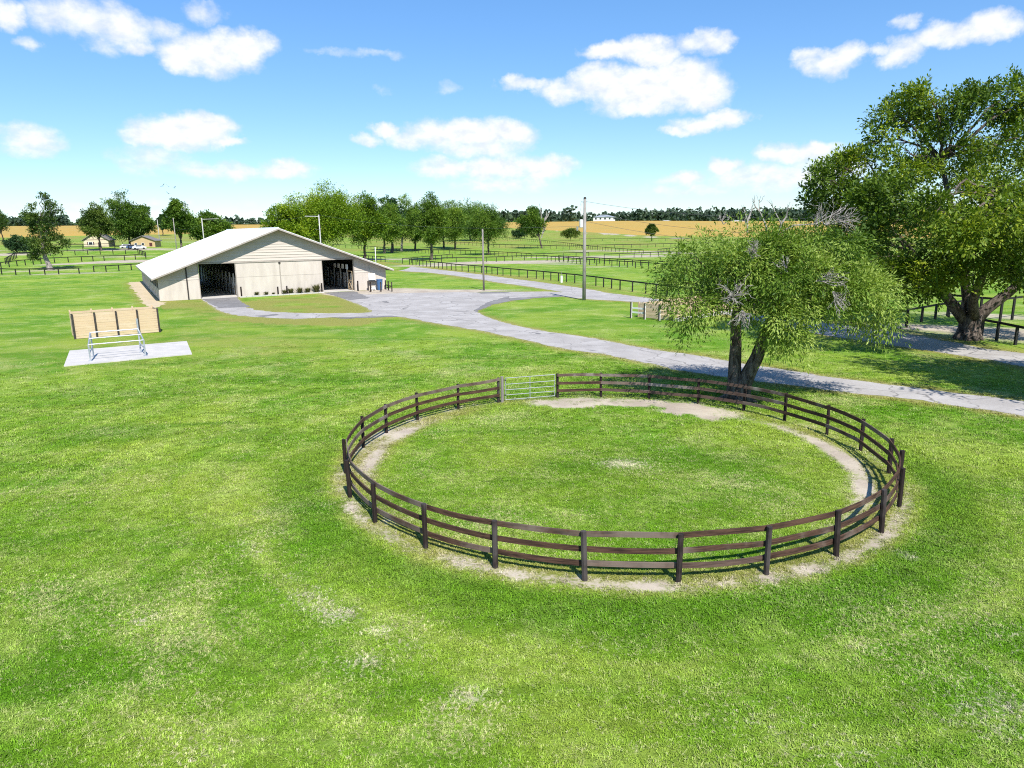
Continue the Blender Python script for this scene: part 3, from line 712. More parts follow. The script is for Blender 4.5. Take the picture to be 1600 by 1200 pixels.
# ---- the tree at the pen
TB = np.array([11.95, 36.15, 0.0])
def lobes_at(rows, base, Y):
    """rows: direction u, v in the 1600 x 1200 frame, depth offset, radius, half height (metres)"""
    o = []
    for u, v, dy, r_, h_ in rows:
        p = at(u, v, Y + dy) - base; o.append((p[0], p[1], p[2], r_, h_))
    return o
ring_lobes = lobes_at([
    (1085, 405, -.6, 1.35, 1.0), (1060, 440, .4, 1.15, 1.0), (1095, 455, -1.6, 1.5, 1.0), (1135, 385, .2, 1.5, 1.1), (1120, 430, 1.6, 1.6, 1.2), (1160, 420, -2.0, 1.6, 1.1),
    (1190, 380, .5, 1.6, 1.1), (1215, 410, -1.4, 1.7, 1.2), (1245, 380, .8, 1.7, 1.15), (1235, 440, -2.4, 1.7, 1.2), (1285, 390, -.3, 1.6, 1.1), (1290, 430, -1.8, 1.8, 1.2),
    (1325, 415, .5, 1.7, 1.15), (1345, 450, -1.0, 1.6, 1.15), (1375, 465, .3, 1.25, 1.0), (1370, 485, -.6, 1.0, .8), (1310, 470, -2.0, 1.5, 1.0), (1205, 480, -2.6, 1.4, 1.1), (1230, 500, -2.4, .95, 1.0), (1226, 526, -2.2, .65, .75),
    (1085, 475, -1.6, 1.0, .6), (1075, 490, .0, .6, .35), (1240, 415, 2.6, 2.0, 1.2), (1150, 440, 2.6, 1.8, 1.2), (1310, 430, 2.2, 1.8, 1.1), (1200, 450, 1.2, 1.6, 1.1), (1270, 460, -2.6, 1.2, .9)], TB, 36.15)
ring_lobes = [(l[0] * .97, l[1], l[2], l[3] * .92, l[4] * .92) for l in ring_lobes]
r_ = np.random.default_rng(21)
ring_tree = thing('shade_tree', 'bright green drooping tree with forked trunk and bare grey twigs behind the round pen', 'tree', TB)
mb = MB()
f1 = at(1150, 500, 36.1) - TB; f2 = at(1196, 520, 35.6) - TB
s1 = np.array([(-.15, 0, -.3), (-.18, .05, .35), (-.2, .05, 1.0), (-.25, .0, 1.9), (-.22, .1, 2.9), tuple(f1), tuple(f1 + (.1, .2, .9))])
s2 = np.array([(.12, -.1, -.3), (.14, -.12, .35), (.22, -.15, .9), (.48, -.3, 1.7), (.75, -.4, 2.4), tuple(f2), tuple(f2 + (.35, .0, .9))])
mb.tube(s1, [.62, .44, .36, .33, .30, .26, .2], 12); mb.tube(s2, [.70, .50, .42, .36, .33, .27, .2], 12)
for a in (-1.9, -.6, .5, 1.6, 2.7):
    mb.tube([(0, 0, .5), (.5 * math.cos(a), .5 * math.sin(a), .16), (1.15 * math.cos(a), 1.15 * math.sin(a), -.08)], [.26, .2, .06], 7)
lf = [l for l in ring_lobes if l[0] < .9]; rt = [l for l in ring_lobes if l[0] >= .9]
limbs(mb, s1[-1], lf, .17, r_, 5, 6, drop=.2); limbs(mb, s2[-1], rt, .19, r_, 5, 6, drop=.2)
mb.build('trunk', M['bark'], ring_tree, True)
mb = MB()
for u, v, dy, d, Ln, n_ in [(1145, 465, -3.4, (-.1, -.5, .2), 1.0, 11), (1160, 485, -3.4, (.1, -.4, -.7), .9, 8), (1175, 405, -3.0, (0, -.5, .6), .75, 9), (1275, 440, -3.6, (.5, -.4, .2), 1.1, 6), (1300, 455, -3.4, (.5, -.2, -.7), 1.1, 6), (1230, 425, -3.3, (-.3, -.2, 1), .6, 4),
                            (1290, 352, -.5, (.6, 0, .35), 1.15, 8), (1275, 360, .3, (.2, .2, .8), .9, 6), (1305, 345, .2, (1, 0, .15), 1.1, 5), (1130, 350, .2, (-.2, 0, .8), .5, 4), (1165, 352, .5, (0, 0, 1), .7, 3)]:
    dead_burst(mb, at(u, v, 36.15 + dy) - TB, d, Ln, r_, n_, .026)
for pp in ([(1205, 385), (1196, 350), (1187, 330), (1186, 317)], [(1187, 330), (1181, 324), (1178, 318)], [(1213, 375), (1221, 350), (1213, 335), (1207, 323)], [(1221, 350), (1229, 338), (1230, 330)], [(1168, 365), (1168, 345), (1164, 333)], [(1205, 395), (1222, 362), (1240, 352), (1275, 350), (1310, 330)], [(1168, 345), (1174, 330)]):
    P_ = np.array([at(u, v, 36.3) - TB for u, v in pp]); mb.tube(P_, np.linspace(.055, .022, len(P_)), 5, False)
    dead_burst(mb, P_[-1], P_[-1] - P_[-2], .45, r_, 4, .016, .5, 1)
tag(mb.build('dead_twigs', M['deadwood'], ring_tree), kind='stuff')
P, out, k = crown_points(ring_lobes, 8000, r_, .45, .28, 1.0, 31, 28, .62)
d = out * .75 + r_.normal(0, .5, P.shape); d[:, 2] -= .15; d /= np.linalg.norm(d, axis=1, keepdims=True)
tn = .55 + (vnoise(P[:, [0, 2]] + P[:, [1, 1]], 1.1, 8) - .5) * 1.1 + r_.normal(0, .12, len(P)) + r_.normal(0, .06, len(ring_lobes))[k]
V, F, T = sprays(P, d, 13, .90, .060, .22, .40, np.clip(tn, 0, 1), 77, .65)
obj('crown', fast_mesh('crown', V, F, T), M['leaf_willow'], ring_tree)

# ---- the old oak at the right edge
OB = np.append(gp(1512, 530)[:2], 0.0)
oak_lobes = lobes_at([
    (1285, 278, -1, 1.7, 1.3), (1320, 262, 0, 2.0, 1.4), (1355, 290, -2, 2.6, 1.9), (1345, 245, 1, 1.7, 1.2), (1375, 220, 1, 2.0, 1.6), (1400, 180, 0, 2.4, 1.7), (1415, 155, 2, 1.7, 1.2), (1455, 152, -1, 2.1, 1.4), (1500, 165, 1, 2.4, 1.6), (1540, 150, -1, 2.4, 1.6),
    (1585, 140, 1, 2.6, 1.6), (1640, 140, 0, 3.2, 2.0), (1420, 240, -3, 2.8, 2.2), (1480, 225, -2, 2.6, 2.2), (1545, 215, 2, 2.8, 2.2), (1600, 215, -2, 3.0, 2.3), (1300, 335, 1, 2.0, 1.6), (1345, 355, 0, 2.6, 1.9), (1400, 320, -4, 2.9, 2.3), (1460, 305, -5, 3.0, 2.3),
    (1530, 300, -5, 3.0, 2.4), (1600, 310, -4, 3.2, 2.6), (1310, 385, 3, 2.0, 1.6), (1365, 405, 1, 2.3, 1.6), (1425, 390, -4, 2.7, 2.0), (1485, 385, -6, 2.8, 2.2), (1545, 380, -7, 2.6, 2.2), (1605, 390, -6, 2.8, 2.2), (1462, 428, -6, 1.6, 1.0), (1515, 424, -7, 1.6, .9), (1575, 430, -6, 1.9, 1.1), (1625, 440, -5, 2.1, 1.2), (1420, 418, -1, 1.5, .8),
    (1335, 400, 1, 2.2, 1.5), (1385, 425, 0, 2.2, 1.3), (1310, 360, -2, 2.2, 1.5), (1380, 380, 4, 2.8, 1.8), (1425, 440, -2, 1.7, .9), (1290, 300, 1, 1.9, 1.3), (1440, 270, 5, 3.2, 2.6), (1395, 350, -8, 2.4, 1.6), (1460, 335, -9.5, 2.6, 1.7), (1530, 345, -10, 2.7, 1.8), (1600, 350, -9, 2.8, 1.8), (1380, 300, -6, 2.4, 1.6), (1540, 260, 6, 3.4, 2.8), (1400, 350, 6, 3.0, 2.2), (1500, 350, 6, 3.4, 2.6), (1600, 350, 5, 3.4, 2.6), (1680, 220, 2, 3.6, 2.8), (1690, 320, 0, 3.8, 2.8), (1680, 410, -2, 3.4, 2.2)], OB, OB[1])
r_ = np.random.default_rng(41)
oak = thing('oak_tree', 'huge dark green oak with thick pale forked trunk beside the lane at right', 'tree', OB)
mb = MB()
fk = np.array([0, 0, 2.0])
mb.tube([(0, 0, -.3), (0, 0, .15), (.02, 0, .7), (0, .0, 1.4), fk], [1.0, .84, .76, .78, .80], 16)
for a in np.linspace(0, 2 * math.pi, 9)[:-1]:
    mb.tube([(.5 * math.cos(a), .5 * math.sin(a), .9), (.72 * math.cos(a), .72 * math.sin(a), .3), (1.15 * math.cos(a), 1.15 * math.sin(a), -.1)], [.3, .24, .06], 7)
stems = [[(-.35, 0, 1.5), at(1490, 478, OB[1]) - OB, at(1468, 450, OB[1] - .5) - OB, at(1430, 400, OB[1]) - OB, at(1385, 350, OB[1]) - OB],
         [(.1, .1, 1.6), at(1512, 470, OB[1] + .4) - OB, at(1505, 420, OB[1] + .5) - OB, at(1490, 340, OB[1]) - OB, at(1470, 250, OB[1]) - OB],
         [(.4, 0, 1.5), at(1542, 482, OB[1]) - OB, at(1575, 458, OB[1] - .6) - OB, at(1620, 420, OB[1]) - OB, at(1660, 350, OB[1]) - OB],
         [(.1, -.3, 1.6), at(1520, 470, OB[1] - 1.5) - OB, at(1535, 430, OB[1] - 3) - OB, at(1545, 380, OB[1] - 4) - OB, at(1550, 300, OB[1] - 4) - OB]]
for s_, r0 in zip(stems, (.5, .46, .52, .42)): mb.tube(np.array(s_), [r0, r0 * .85, r0 * .7, r0 * .5, r0 * .3], 10)
ends = [np.array(s_[3]) for s_ in stems] + [np.array(s_[4]) for s_ in stems]
for l in oak_lobes:
    e = min(ends, key=lambda q_: np.linalg.norm(q_ - np.array(l[:3])))
    limbs(mb, e, [l], .2, r_, 6, 6)
mb.build('trunk', M['bark'], oak, True)
oak_lobes = [(l[0] * .96, l[1], l[2] * .965, l[3] * .84, l[4] * .80) for l in oak_lobes]
P, out, k = crown_points(oak_lobes, 15000, r_, .5, .36, 1.9, 51, 27, 1.0)
d = out * .7 + r_.normal(0, .55, P.shape); d[:, 2] += .12; d /= np.linalg.norm(d, axis=1, keepdims=True)
low = sstep(7.5, 2.0, P[:, 2]) * .25 + sstep(-9, 6, P[:, 0]) * .15
tn = .42 + (vnoise(P[:, [0, 2]] + P[:, [1, 1]], 2.4, 18) - .5) * .8 + r_.normal(0, .1, len(P)) + r_.normal(0, .1, len(oak_lobes))[k] + low
V, F, T = sprays(P, d, 11, .85, .14, .28, .12, np.clip(tn, 0, 1), 78, .9)
obj('crown', fast_mesh('crown', V, F, T), M['leaf_oak'], oak)

# ---- the neighbour whose shade falls across the grass strip and the drive
sh = [(0, 1, 16.5, 3.4, 2.2), (-3, 1, 15.0, 2.8, 2.0), (3, 0, 14.5, 3.2, 2.2), (-4, -1, 12.6, 2.6, 1.8), (0, -2, 12.0, 3.2, 2.2), (4, 2, 12.0, 3.4, 2.2), (-2, 3, 11.5, 2.6, 1.8), (-1, -4, 9.2, 3.0, 2.0), (3, -4, 9.6, 3.2, 2.2), (-3.6, -4, 7.6, 2.2, 1.5), (2, 1, 9, 3.4, 2.2), (6, -2, 9.6, 3.0, 2.0), (-3.8, 0, 8.6, 2.0, 1.4)]
make_tree('oak_tree', 'second oak just outside the right edge whose dappled shade crosses the drive', (33.6, 30.4, 0), sh, (.7, .5), (0, 0, 3.8), 'leaf_oak', 5200,
          dict(n_leaf=9, length=1.1, lw=.17, ll=.32, droop=.15), seed=61, gap=.3)

# ---- trees further off
def far_tree(name, label, foot, span, top, bottom, leafmat, n, seed, D=None, lobes=10, gap=.22, tint0=.45, barkmat='bark', leaf=.42, trunk=None, lean=0, group='trees between the paddocks', squat=1.0, fork_k=.38, depth_k=.9, kw=None):
    """foot, span (left, right), top and bottom of the crown as seen; real size follows from the distance"""
    u, v = foot
    if D is None: b_ = gp(u, v)
    else:
        rr2 = ray(u, v); k = D / math.hypot(rr2[0], rr2[1]); x, y = rr2[0] * k, rr2[1] * k; b_ = np.array([x, y, float(terrain(x, y))])
    Y = b_[1]; l = at(span[0], (top + bottom) / 2, Y); r2 = at(span[1], (top + bottom) / 2, Y); tp = at(u, top, Y)[2] - b_[2]; bt = at(u, bottom, Y)[2] - b_[2]
    bt = max(bt, .06 * tp)
    cx = (l[0] + r2[0]) / 2 - b_[0]; W = (r2[0] - l[0]) / 2; H = (tp - bt) / 2; cz = (tp + bt) / 2
    rg = np.random.default_rng(seed); ls = []
    for i in range(lobes):
        for _ in range(40):
            p = rg.uniform(-1, 1, 3)
            if p @ p < 1: break
        s_ = rg.uniform(.30, .46)
        ls.append((cx + p[0] * W * (1 - s_), p[1] * W * depth_k * (1 - s_), cz + p[2] * H * (1 - s_), max(W * s_ * 1.12, .3), max(H * s_ * squat * 1.08, .3)))
    ls.append((cx + W * .08, 0, tp - H * .34, W * .42, H * .38)); ls.append((cx - W * .64, 0, cz - H * .1, W * .42, H * .38)); ls.append((cx + W * .64, 0, cz - H * .15, W * .42, H * .38))
    ls.append((cx, -W * .4, cz - H * .42, W * .55, H * .42)); ls.append((cx, W * .2, cz, W * .5, H * .5))
    tr = trunk or max(.12, .024 * tp)
    fork = (cx * .25 + lean, 0, max(bt * .9, tp * fork_k * .7))
    kw = kw or dict(n_leaf=7, length=max(.5, W * .22), lw=leaf * .5, ll=leaf * .82, droop=.15)
    return make_tree(name, label, b_, ls, (tr, tr * .72), fork, leafmat, int(n * 2.4), kw, barkmat, group, seed, gap, max(1.0, W * .33), .45, 3, tint0=tint0, flare=1.3)

SB = gp(79.5, 422)
sp_l = lobes_at([(66, 311, 0, 1.1, .8), (55, 320, .5, 1.2, .8), (80, 316, -.5, 1.1, .8), (46, 334, 0, 1.3, .8), (68, 326, .5, 1.6, 1.1), (90, 327, 0, 1.0, .7), (58, 341, -.5, 1.6, 1.0), (74, 341, .4, 1.8, 1.2), (84, 349, 0, 1.5, 1.0),
                 (60, 360, .6, 2.0, 1.4), (76, 364, -.8, 2.2, 1.6), (52, 377, .6, 2.0, 1.4), (88, 376, 0, 1.9, 1.3), (66, 384, -.8, 2.2, 1.5), (80, 392, .5, 1.8, 1.2), (56, 396, 1, 1.5, 1.0)], SB, SB[1])
make_tree('shade_tree', 'tall sparse dark tree with bare pale trunk in the paddock at far left', SB, sp_l, (.6, .36), (-.9, 0, 6.5), 'leaf_dark', 1900, dict(n_leaf=7, length=.8, lw=.22, ll=.45, droop=.15), 'bark_pale', 'trees between the paddocks', 101, .3, 1.6, .4, 4, limb_r=.3, tint0=.5, per=16, clump=.75)
far_tree('shade_tree', 'fresh green tree in the second line behind the bronze green barn tree', (600, 384), (572, 630), 314, 380, 'leaf_mid', 1500, 131, D=290, leaf=.6)
far_tree('shade_tree', 'fresh green tree in the second line left of the forked tree', (648, 382), (628, 676), 319, 376, 'leaf_mid', 1500, 132, D=330, leaf=.7, tint0=.5)
far_tree('shade_tree', 'fresh green tree in the second line right of the forked tree', (694, 383), (668, 716), 317, 374, 'leaf_mid', 1500, 133, D=350, leaf=.7, tint0=.5)
far_tree('shade_tree', 'half cropped dark tree at the left picture edge in front of the golden field', (5, 376), (-22, 15), 333, 366, 'leaf_dark', 500, 102, gap=.35, leaf=.7)
far_tree('shade_tree', 'low round bushy dark tree left of the tall sparse paddock tree', (27, 396), (10, 44), 369, 393, 'leaf_blue', 700, 103, leaf=.5, fork_k=.2)
far_tree('shade_tree', 'olive tree standing in front of the cream farmhouse', (158, 391.5), (126, 171), 324, 372, 'leaf_dark', 1300, 104, leaf=.6, tint0=.6)
far_tree('shade_tree', 'tallest tree of the clump beside the farmhouse', (203, 385), (164, 232), 303, 378, 'leaf_mid', 1900, 105, leaf=.65, tint0=.3, gap=.25, lobes=14)
far_tree('shade_tree', 'lower leaning tree on the right of the farmhouse clump', (226, 384), (205, 241), 321, 382, 'leaf_mid', 1100, 106, leaf=.65, tint0=.3)
far_tree('shade_tree', 'upright tree left of the barn roof behind a thin pole', (283, 381), (258, 301), 315, 372, 'leaf_mid', 1300, 107, leaf=.65, tint0=.25, D=255)
far_tree('shade_tree', 'small hazy tree on the rise left of the upright tree', (253, 358), (246, 261), 336, 358, 'leaf_blue', 500, 108, D=520, leaf=1.0)
far_tree('shade_tree', 'wide low green tree showing above the left end of the barn roof', (325, 372), (295, 354), 337, 374, 'leaf_mid', 2000, 109, D=330, leaf=.9, squat=.8, tint0=.5)
far_tree('shade_tree', 'large yellow green tree with a broad dome behind the barn ridge', (497, 388), (446, 562), 296, 386, 'leaf_yellow', 5200, 110, D=215, leaf=.5, lobes=18, tint0=.55, gap=.12)
far_tree('shade_tree', 'lower yellow green tree left of the broad dome behind the barn ridge', (448, 388), (416, 480), 321, 386, 'leaf_yellow', 2600, 111, D=205, leaf=.5, lobes=12, tint0=.45, gap=.12)
far_tree('shade_tree', 'bronze green tree on the right of the broad dome behind the barn', (570, 386), (534, 604), 306, 383, 'leaf_yellow', 3200, 112, D=225, leaf=.5, lobes=13, tint0=.38, gap=.15)
far_tree('shade_tree', 'thin tall bluish tree rising behind the grove right of the barn', (612, 386), (592, 630), 298, 368, 'leaf_blue', 1000, 113, D=300, leaf=.8, gap=.35)
far_tree('shade_tree', 'slender pale trunk tree in the grove nearest to the barn', (613, 391), (594, 636), 319, 379, 'leaf_mid', 1500, 114, leaf=.55, gap=.3, barkmat='bark_pale')
far_tree('shade_tree', 'pair of trunks tree in the middle of the grove right of the barn', (627, 393), (608, 662), 310, 378, 'leaf_mid', 2000, 115, leaf=.55, gap=.28, tint0=.4, barkmat='bark_pale')
far_tree('shade_tree', 'forked tree standing forward of the grove at the paddock corner', (675, 406), (648, 698), 304, 384, 'leaf_mid', 2600, 116, leaf=.45, gap=.2, tint0=.5, lobes=15, fork_k=.4)
far_tree('shade_tree', 'leafy tree just right of the forked tree by the paddock corner', (711, 390), (684, 740), 320, 376, 'leaf_mid', 2200, 117, leaf=.55, tint0=.5)
far_tree('shade_tree', 'slanting tree at the right end of the grove beside the thin pole', (764, 398), (724, 793), 325, 381, 'leaf_mid', 2400, 118, leaf=.5, tint0=.4, gap=.25)
far_tree('shade_tree', 'dim tree filling the gap behind the right half of the grove', (735, 376), (690, 775), 320, 368, 'leaf_mid', 1900, 119, D=470, leaf=.9)
far_tree('shade_tree', 'small tree far behind the forked tree trunk', (600, 380), (585, 618), 336, 372, 'leaf_mid', 700, 120, D=330, leaf=.8)
far_tree('shade_tree', 'lone green tree with dead bare limbs in the middle paddock', (847, 388), (808, 851), 322, 372, 'leaf_mid', 1500, 121, leaf=.7, tint0=.45, lobes=10, gap=.2)
far_tree('shrub', 'dark blue green round bush left of the lone paddock tree', (811, 373), (800, 822), 357, 372, 'leaf_blue', 600, 122, leaf=.7, fork_k=.15, tint0=.2)
far_tree('shade_tree', 'small broad bronze tree in the paddock left of the tall pole', (891, 375.5), (878, 905), 357.5, 371, 'leaf_dark', 700, 123, leaf=.7, tint0=.75, fork_k=.3, squat=.9)
far_tree('shade_tree', 'small round bronze green tree in front of the golden field', (1018, 377), (1008.5, 1027), 351.5, 369, 'leaf_dark', 700, 124, leaf=.75, tint0=.6, fork_k=.3)
lone = [o for o in scene.objects if o.get('label', '').startswith('lone green tree')][0]
mb = MB(); r_ = np.random.default_rng(9); b_ = np.array(lone.location)
for u0, v0, u1, v1 in ((846, 372, 851, 340), (851, 345, 859, 331), (846, 350, 843, 318), (848, 365, 853, 352), (852, 342, 854, 330)):
    MB().tube([at(u0, v0, b_[1]) - b_, at((u0 + u1) / 2 + 1, (v0 + v1) / 2, b_[1]) - b_, at(u1, v1, b_[1]) - b_], [.3, .2, .1], 5).build('dead_branch', M['deadwood'], lone)

# ---- far woods as one mass each
def woods(label_name, segs, seed, dens=1.0):
    r_ = np.random.default_rng(seed); Vs, Fs, Ts = [], [], []; n0 = 0
    for (u0, u1, D0, D1, h0, h1, step) in segs:
        a0, a1 = math.atan((u0 - 800) / FPX), math.atan((u1 - 800) / FPX)
        cnt = int(abs(a1 - a0) * D0 / step * dens) + 1
        for i in range(cnt):
            a = a0 + (a1 - a0) * (i + r_.random()) / cnt; D = D0 + (D1 - D0) * r_.random() ** 1.5
            x, y = D * math.sin(a), D * math.cos(a); z = float(terrain(x, y)); H = h0 + (h1 - h0) * r_.random() ** 1.6; W = H * r_.uniform(.26, .45)
            n = 60; tall = r_.random() < .35
            uu = unit_dirs(n, r_); uu *= (.6 + .4 * r_.random((n, 1)))
            c = np.array([x, y, z + H * .55]) + uu * np.array([W, W, H * (.48 if tall else .46)])
            if tall: c[:, :2] = np.array([x, y]) + (c[:, :2] - (x, y)) * np.clip(1.25 - (c[:, 2:] - z) / H, .15, 1)
            c[40:, 2] = z + r_.uniform(0, .3, 20) * H; c[40:, :2] = np.array([x, y]) + r_.normal(0, W * .8, (20, 2))
            s = r_.uniform(1.3, 2.7, (n, 1)); aa_ = uu + r_.normal(0, .5, (n, 3)); aa_ /= np.linalg.norm(aa_, axis=1, keepdims=True)
            e1 = np.cross(aa_, r_.normal(size=(n, 3))); e1 /= np.linalg.norm(e1, axis=1, keepdims=True); e2 = np.cross(aa_, e1)
            Vs.append(np.stack([c + e1 * s, c + e2 * s, c - e1 * s, c - e2 * s], 1).reshape(-1, 3))
            Fs.append(np.arange(n * 4).reshape(-1, 4) + n0); n0 += n * 4
            Ts.append(np.clip(r_.normal(.45, .2) + r_.normal(0, .12, n), 0, 1))
    o = obj('woodland', fast_mesh('woodland', np.concatenate(Vs), np.concatenate(Fs), np.concatenate(Ts)), M['leaf_hazed'])
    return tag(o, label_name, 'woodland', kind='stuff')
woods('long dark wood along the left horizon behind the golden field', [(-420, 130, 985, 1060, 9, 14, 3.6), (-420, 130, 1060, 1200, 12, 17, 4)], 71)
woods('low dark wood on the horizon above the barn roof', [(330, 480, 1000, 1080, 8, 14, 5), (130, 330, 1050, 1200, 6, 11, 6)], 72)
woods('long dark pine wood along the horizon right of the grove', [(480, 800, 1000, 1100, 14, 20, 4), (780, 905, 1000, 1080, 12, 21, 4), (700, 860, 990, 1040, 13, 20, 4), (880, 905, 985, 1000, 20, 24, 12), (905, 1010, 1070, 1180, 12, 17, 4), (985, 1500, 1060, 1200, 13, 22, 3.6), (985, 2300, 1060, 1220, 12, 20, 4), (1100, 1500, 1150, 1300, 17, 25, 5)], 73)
# ------------------------------------------------------------------ the barn
BL = np.array([-47.9, 96.18]); BA = math.radians(29.7)
BD = np.array([math.cos(BA), math.sin(BA)]); BN = np.array([-BD[1], BD[0]])
def bw(x, y): return BL + BD * x + BN * y
W_, LEN, WT, APX = 32.4, 46.0, 3.30, 9.45
SL = (APX - WT) / 16.2
barn = thing('horse_barn', 'long beige horse barn with low white metal gable roof and two open aisle doors', 'barn', (*BL, 0), BA)

front = [(0, 0), (5.2, 0), (5.2, 4.85), (10.1, 4.85), (10.1, 0), (22.4, 0), (22.4, 4.85), (27.3, 4.85), (27.3, 0), (W_, 0), (W_, WT), (16.2, APX), (0, WT)]
def wall_prism(name, outline, y0, y1, mat):
    k = len(outline)
    v = [(x, y0, z) for x, z in outline] + [(x, y1, z) for x, z in outline]
    f = [tuple(range(k)), tuple(range(2 * k - 1, k - 1, -1))] + [(i, i + k, (i + 1) % k + k, (i + 1) % k) for i in range(k)]
    return MB().add(v, f).build(name, mat, barn)
wall_prism('front_wall', front, 0.02, 0.16, M['siding'])
wall_prism('rear_wall', front, LEN - 0.14, LEN, M['siding'])

def board(x0, x1, z0, z1):
    """one lapped siding board, ends cut to the roof slope"""
    cut = lambda z: max(0.0, (z - WT + 0.1) / SL)
    a0, a1 = max(x0, cut(z0)), max(x0, cut(z1)); b0, b1 = min(x1, W_ - cut(z0)), min(x1, W_ - cut(z1))
    if b0 - a0 < 0.12: return
    if b1 < a1: a1 = b1 = (a1 + b1) / 2
    p = [(a0, -.07, z0), (b0, -.07, z0), (b0, .015, z0), (a0, .015, z0), (a1, -.012, z1), (b1, -.012, z1), (b1, .015, z1), (a1, .015, z1)]
    MB().hexa(p).build('siding_board', M['siding'], barn)
H_ = 0.385
z = 2.74
while z < 4.9:
    for x0, x1 in ((0, 3.52), (3.70, 5.14), (27.36, W_)): board(x0, x1, z, min(z + H_, 5.05))
    z += H_
z = 5.05
while z < APX - .15:
    board(0, W_, z, z + H_); z += H_
def bpart(name, lo, hi, mat): return MB().box(lo, hi).build(name, M[mat], barn)
for x0, x1 in ((0.0, 3.52), (3.70, 5.14), (27.36, 29.9), (29.93, W_)): bpart('wall_panel', (x0, -.03, .02), (x1, .015, 2.72), 'panel')
for x0, x1 in ((10.14, 16.12), (16.28, 22.36)):
    bpart('wall_panel', (x0, -.075, .10), (x1, .015, 2.80), 'panel'); bpart('wall_panel', (x0, -.07, 2.825), (x1, .015, 4.80), 'panel')
bpart('panel_joint', (16.13, -.05, .1), (16.27, .014, 4.8), 'trim'); bpart('track_bracket', (16.05, -.16, 4.55), (16.35, -.08, 4.84), 'dark')
bpart('door_track', (5.0, -.15, 4.83), (27.5, -.05, 5.03), 'trim')
bpart('wall_post', (3.53, -.13, 0), (3.69, .0, 4.62), 'dark')
for x in (5.17, 10.07, 22.37, 27.27): bpart('door_jamb', (x - .05, -.10, 0), (x + .05, .30, 4.82), 'trim')
bpart('sill_board', (10.14, -.11, .0), (22.36, -.08, .10), 'concrete')

# roof: two slopes with overhangs, trims and seams
def slope(x0, x1, top0, top1, th, y0, y1, name, mat):
    p = [(x0, y0, top0 - th), (x1, y0, top1 - th), (x1, y1, top1 - th), (x0, y1, top0 - th), (x0, y0, top0), (x1, y0, top1), (x1, y1, top1), (x0, y1, top0)]
    return MB().hexa(p).build(name, M[mat], barn)
EZ = WT - .8 * SL + .16; RZ = APX + .16
ER = W_ + .9; ERZ = WT - .9 * SL + .16
slope(-.8, 16.2, EZ, RZ, .10, -1.3, LEN + .8, 'roof', 'roof'); slope(16.2, ER, RZ, ERZ, .10, -1.3, LEN + .8, 'roof', 'roof')
slope(-.72, 16.2, EZ - .104, RZ - .104, .04, -1.23, LEN + .7, 'soffit', 'soffit'); slope(16.2, ER - .08, RZ - .104, ERZ - .104, .04, -1.23, LEN + .7, 'soffit', 'soffit')
slope(-.8, 16.2, EZ - .03, RZ - .03, .22, -1.335, -1.303, 'rake_board', 'trim'); slope(16.2, ER, RZ - .03, ERZ - .03, .22, -1.335, -1.303, 'rake_board', 'trim')
bpart('fascia', (-.84, -1.0, EZ - .24), (-.803, LEN + .8, EZ - .02), 'trim'); bpart('fascia', (ER + .003, -1.0, ERZ - .24), (ER + .04, LEN + .8, ERZ - .02), 'trim')
MB().tube([(16.2, -1.32, RZ + .01), (16.2, LEN + .82, RZ + .01)], [.13, .13], 8).build('ridge_cap', M['roof'], barn)
for x0, z0, x1, z1 in ((-.8, EZ, 16.1, RZ - .03), (16.3, RZ - .03, ER, ERZ)):
    mb = MB()
    for y in np.arange(-1.2, LEN + .7, .92): mb.beam((x0, y, z0 + .012), (x1, y, z1 + .012), .05, .03)
    tag(mb.build('roof_seams', M['roof'], barn), kind='stuff')

# long side walls: posts, boarded lower half, open upper half
for sx, sgn in ((0.0, 1), (W_, -1)):
    q_ = sorted((sx + sgn * .30, sx + sgn * .36))
    bpart('inner_wall', (q_[0], .2, 0), (q_[1], LEN - .2, 1.2 if sgn > 0 else WT + .05), 'stall_wood')
    q_ = sorted((sx, sx + sgn * .10)); nb = 12; bay = (LEN - .3) / nb
    for i in range(nb):
        y = .15 + i * bay
        bpart('side_post', (q_[0] - .03, y, 0), (q_[1] + .03, y + .16, WT + .1), 'trim')
        bpart('side_panel', (q_[0], y + .17, .05), (q_[1], y + bay - .01, 1.65 if i < 5 else 2.3), 'panel')
    bpart('side_header', (q_[0], .32, 2.75), (q_[1], LEN - .3, WT + .05), 'panel')
# aisles and stalls
bpart('barn_floor', (.4, .05, -.1), (W_ - .4, LEN - .1, .05), 'concrete')
bpart('centre_wall', (16.1, .3, 0), (16.3, LEN - .3, 4.95), 'stall_wood')
bpart('ceiling', (4.9, .2, 5.05), (27.5, LEN - .2, 5.12), 'white_paint')
panel_me = MB().box((-.04, 0, 0), (.04, 3.5, 1.35)).mesh('stall_panel'); panel_me.materials.append(M['stall_wood'])
post_me = MB().box((-.10, 0, 0), (.10, .24, 3.1)).mesh('stall_post'); post_me.materials.append(M['white_paint'])
gate_me = MB().box((-.07, 1.0, .15), (-.045, 2.2, 2.5)).mesh('stall_door'); gate_me.materials.append(M['white_paint'])
mb = MB()
for i in range(12): mb.box((-.015, .3 + i * .27, 0), (.015, .33 + i * .27, 1.0))
grill_me = mb.mesh('stall_bars'); grill_me.materials.append(M['dark'])
back_me = MB().box((.4, 0, 0), (.45, 3.5, 2.2)).mesh('stall_back'); back_me.materials.append(M['stall_wood'])
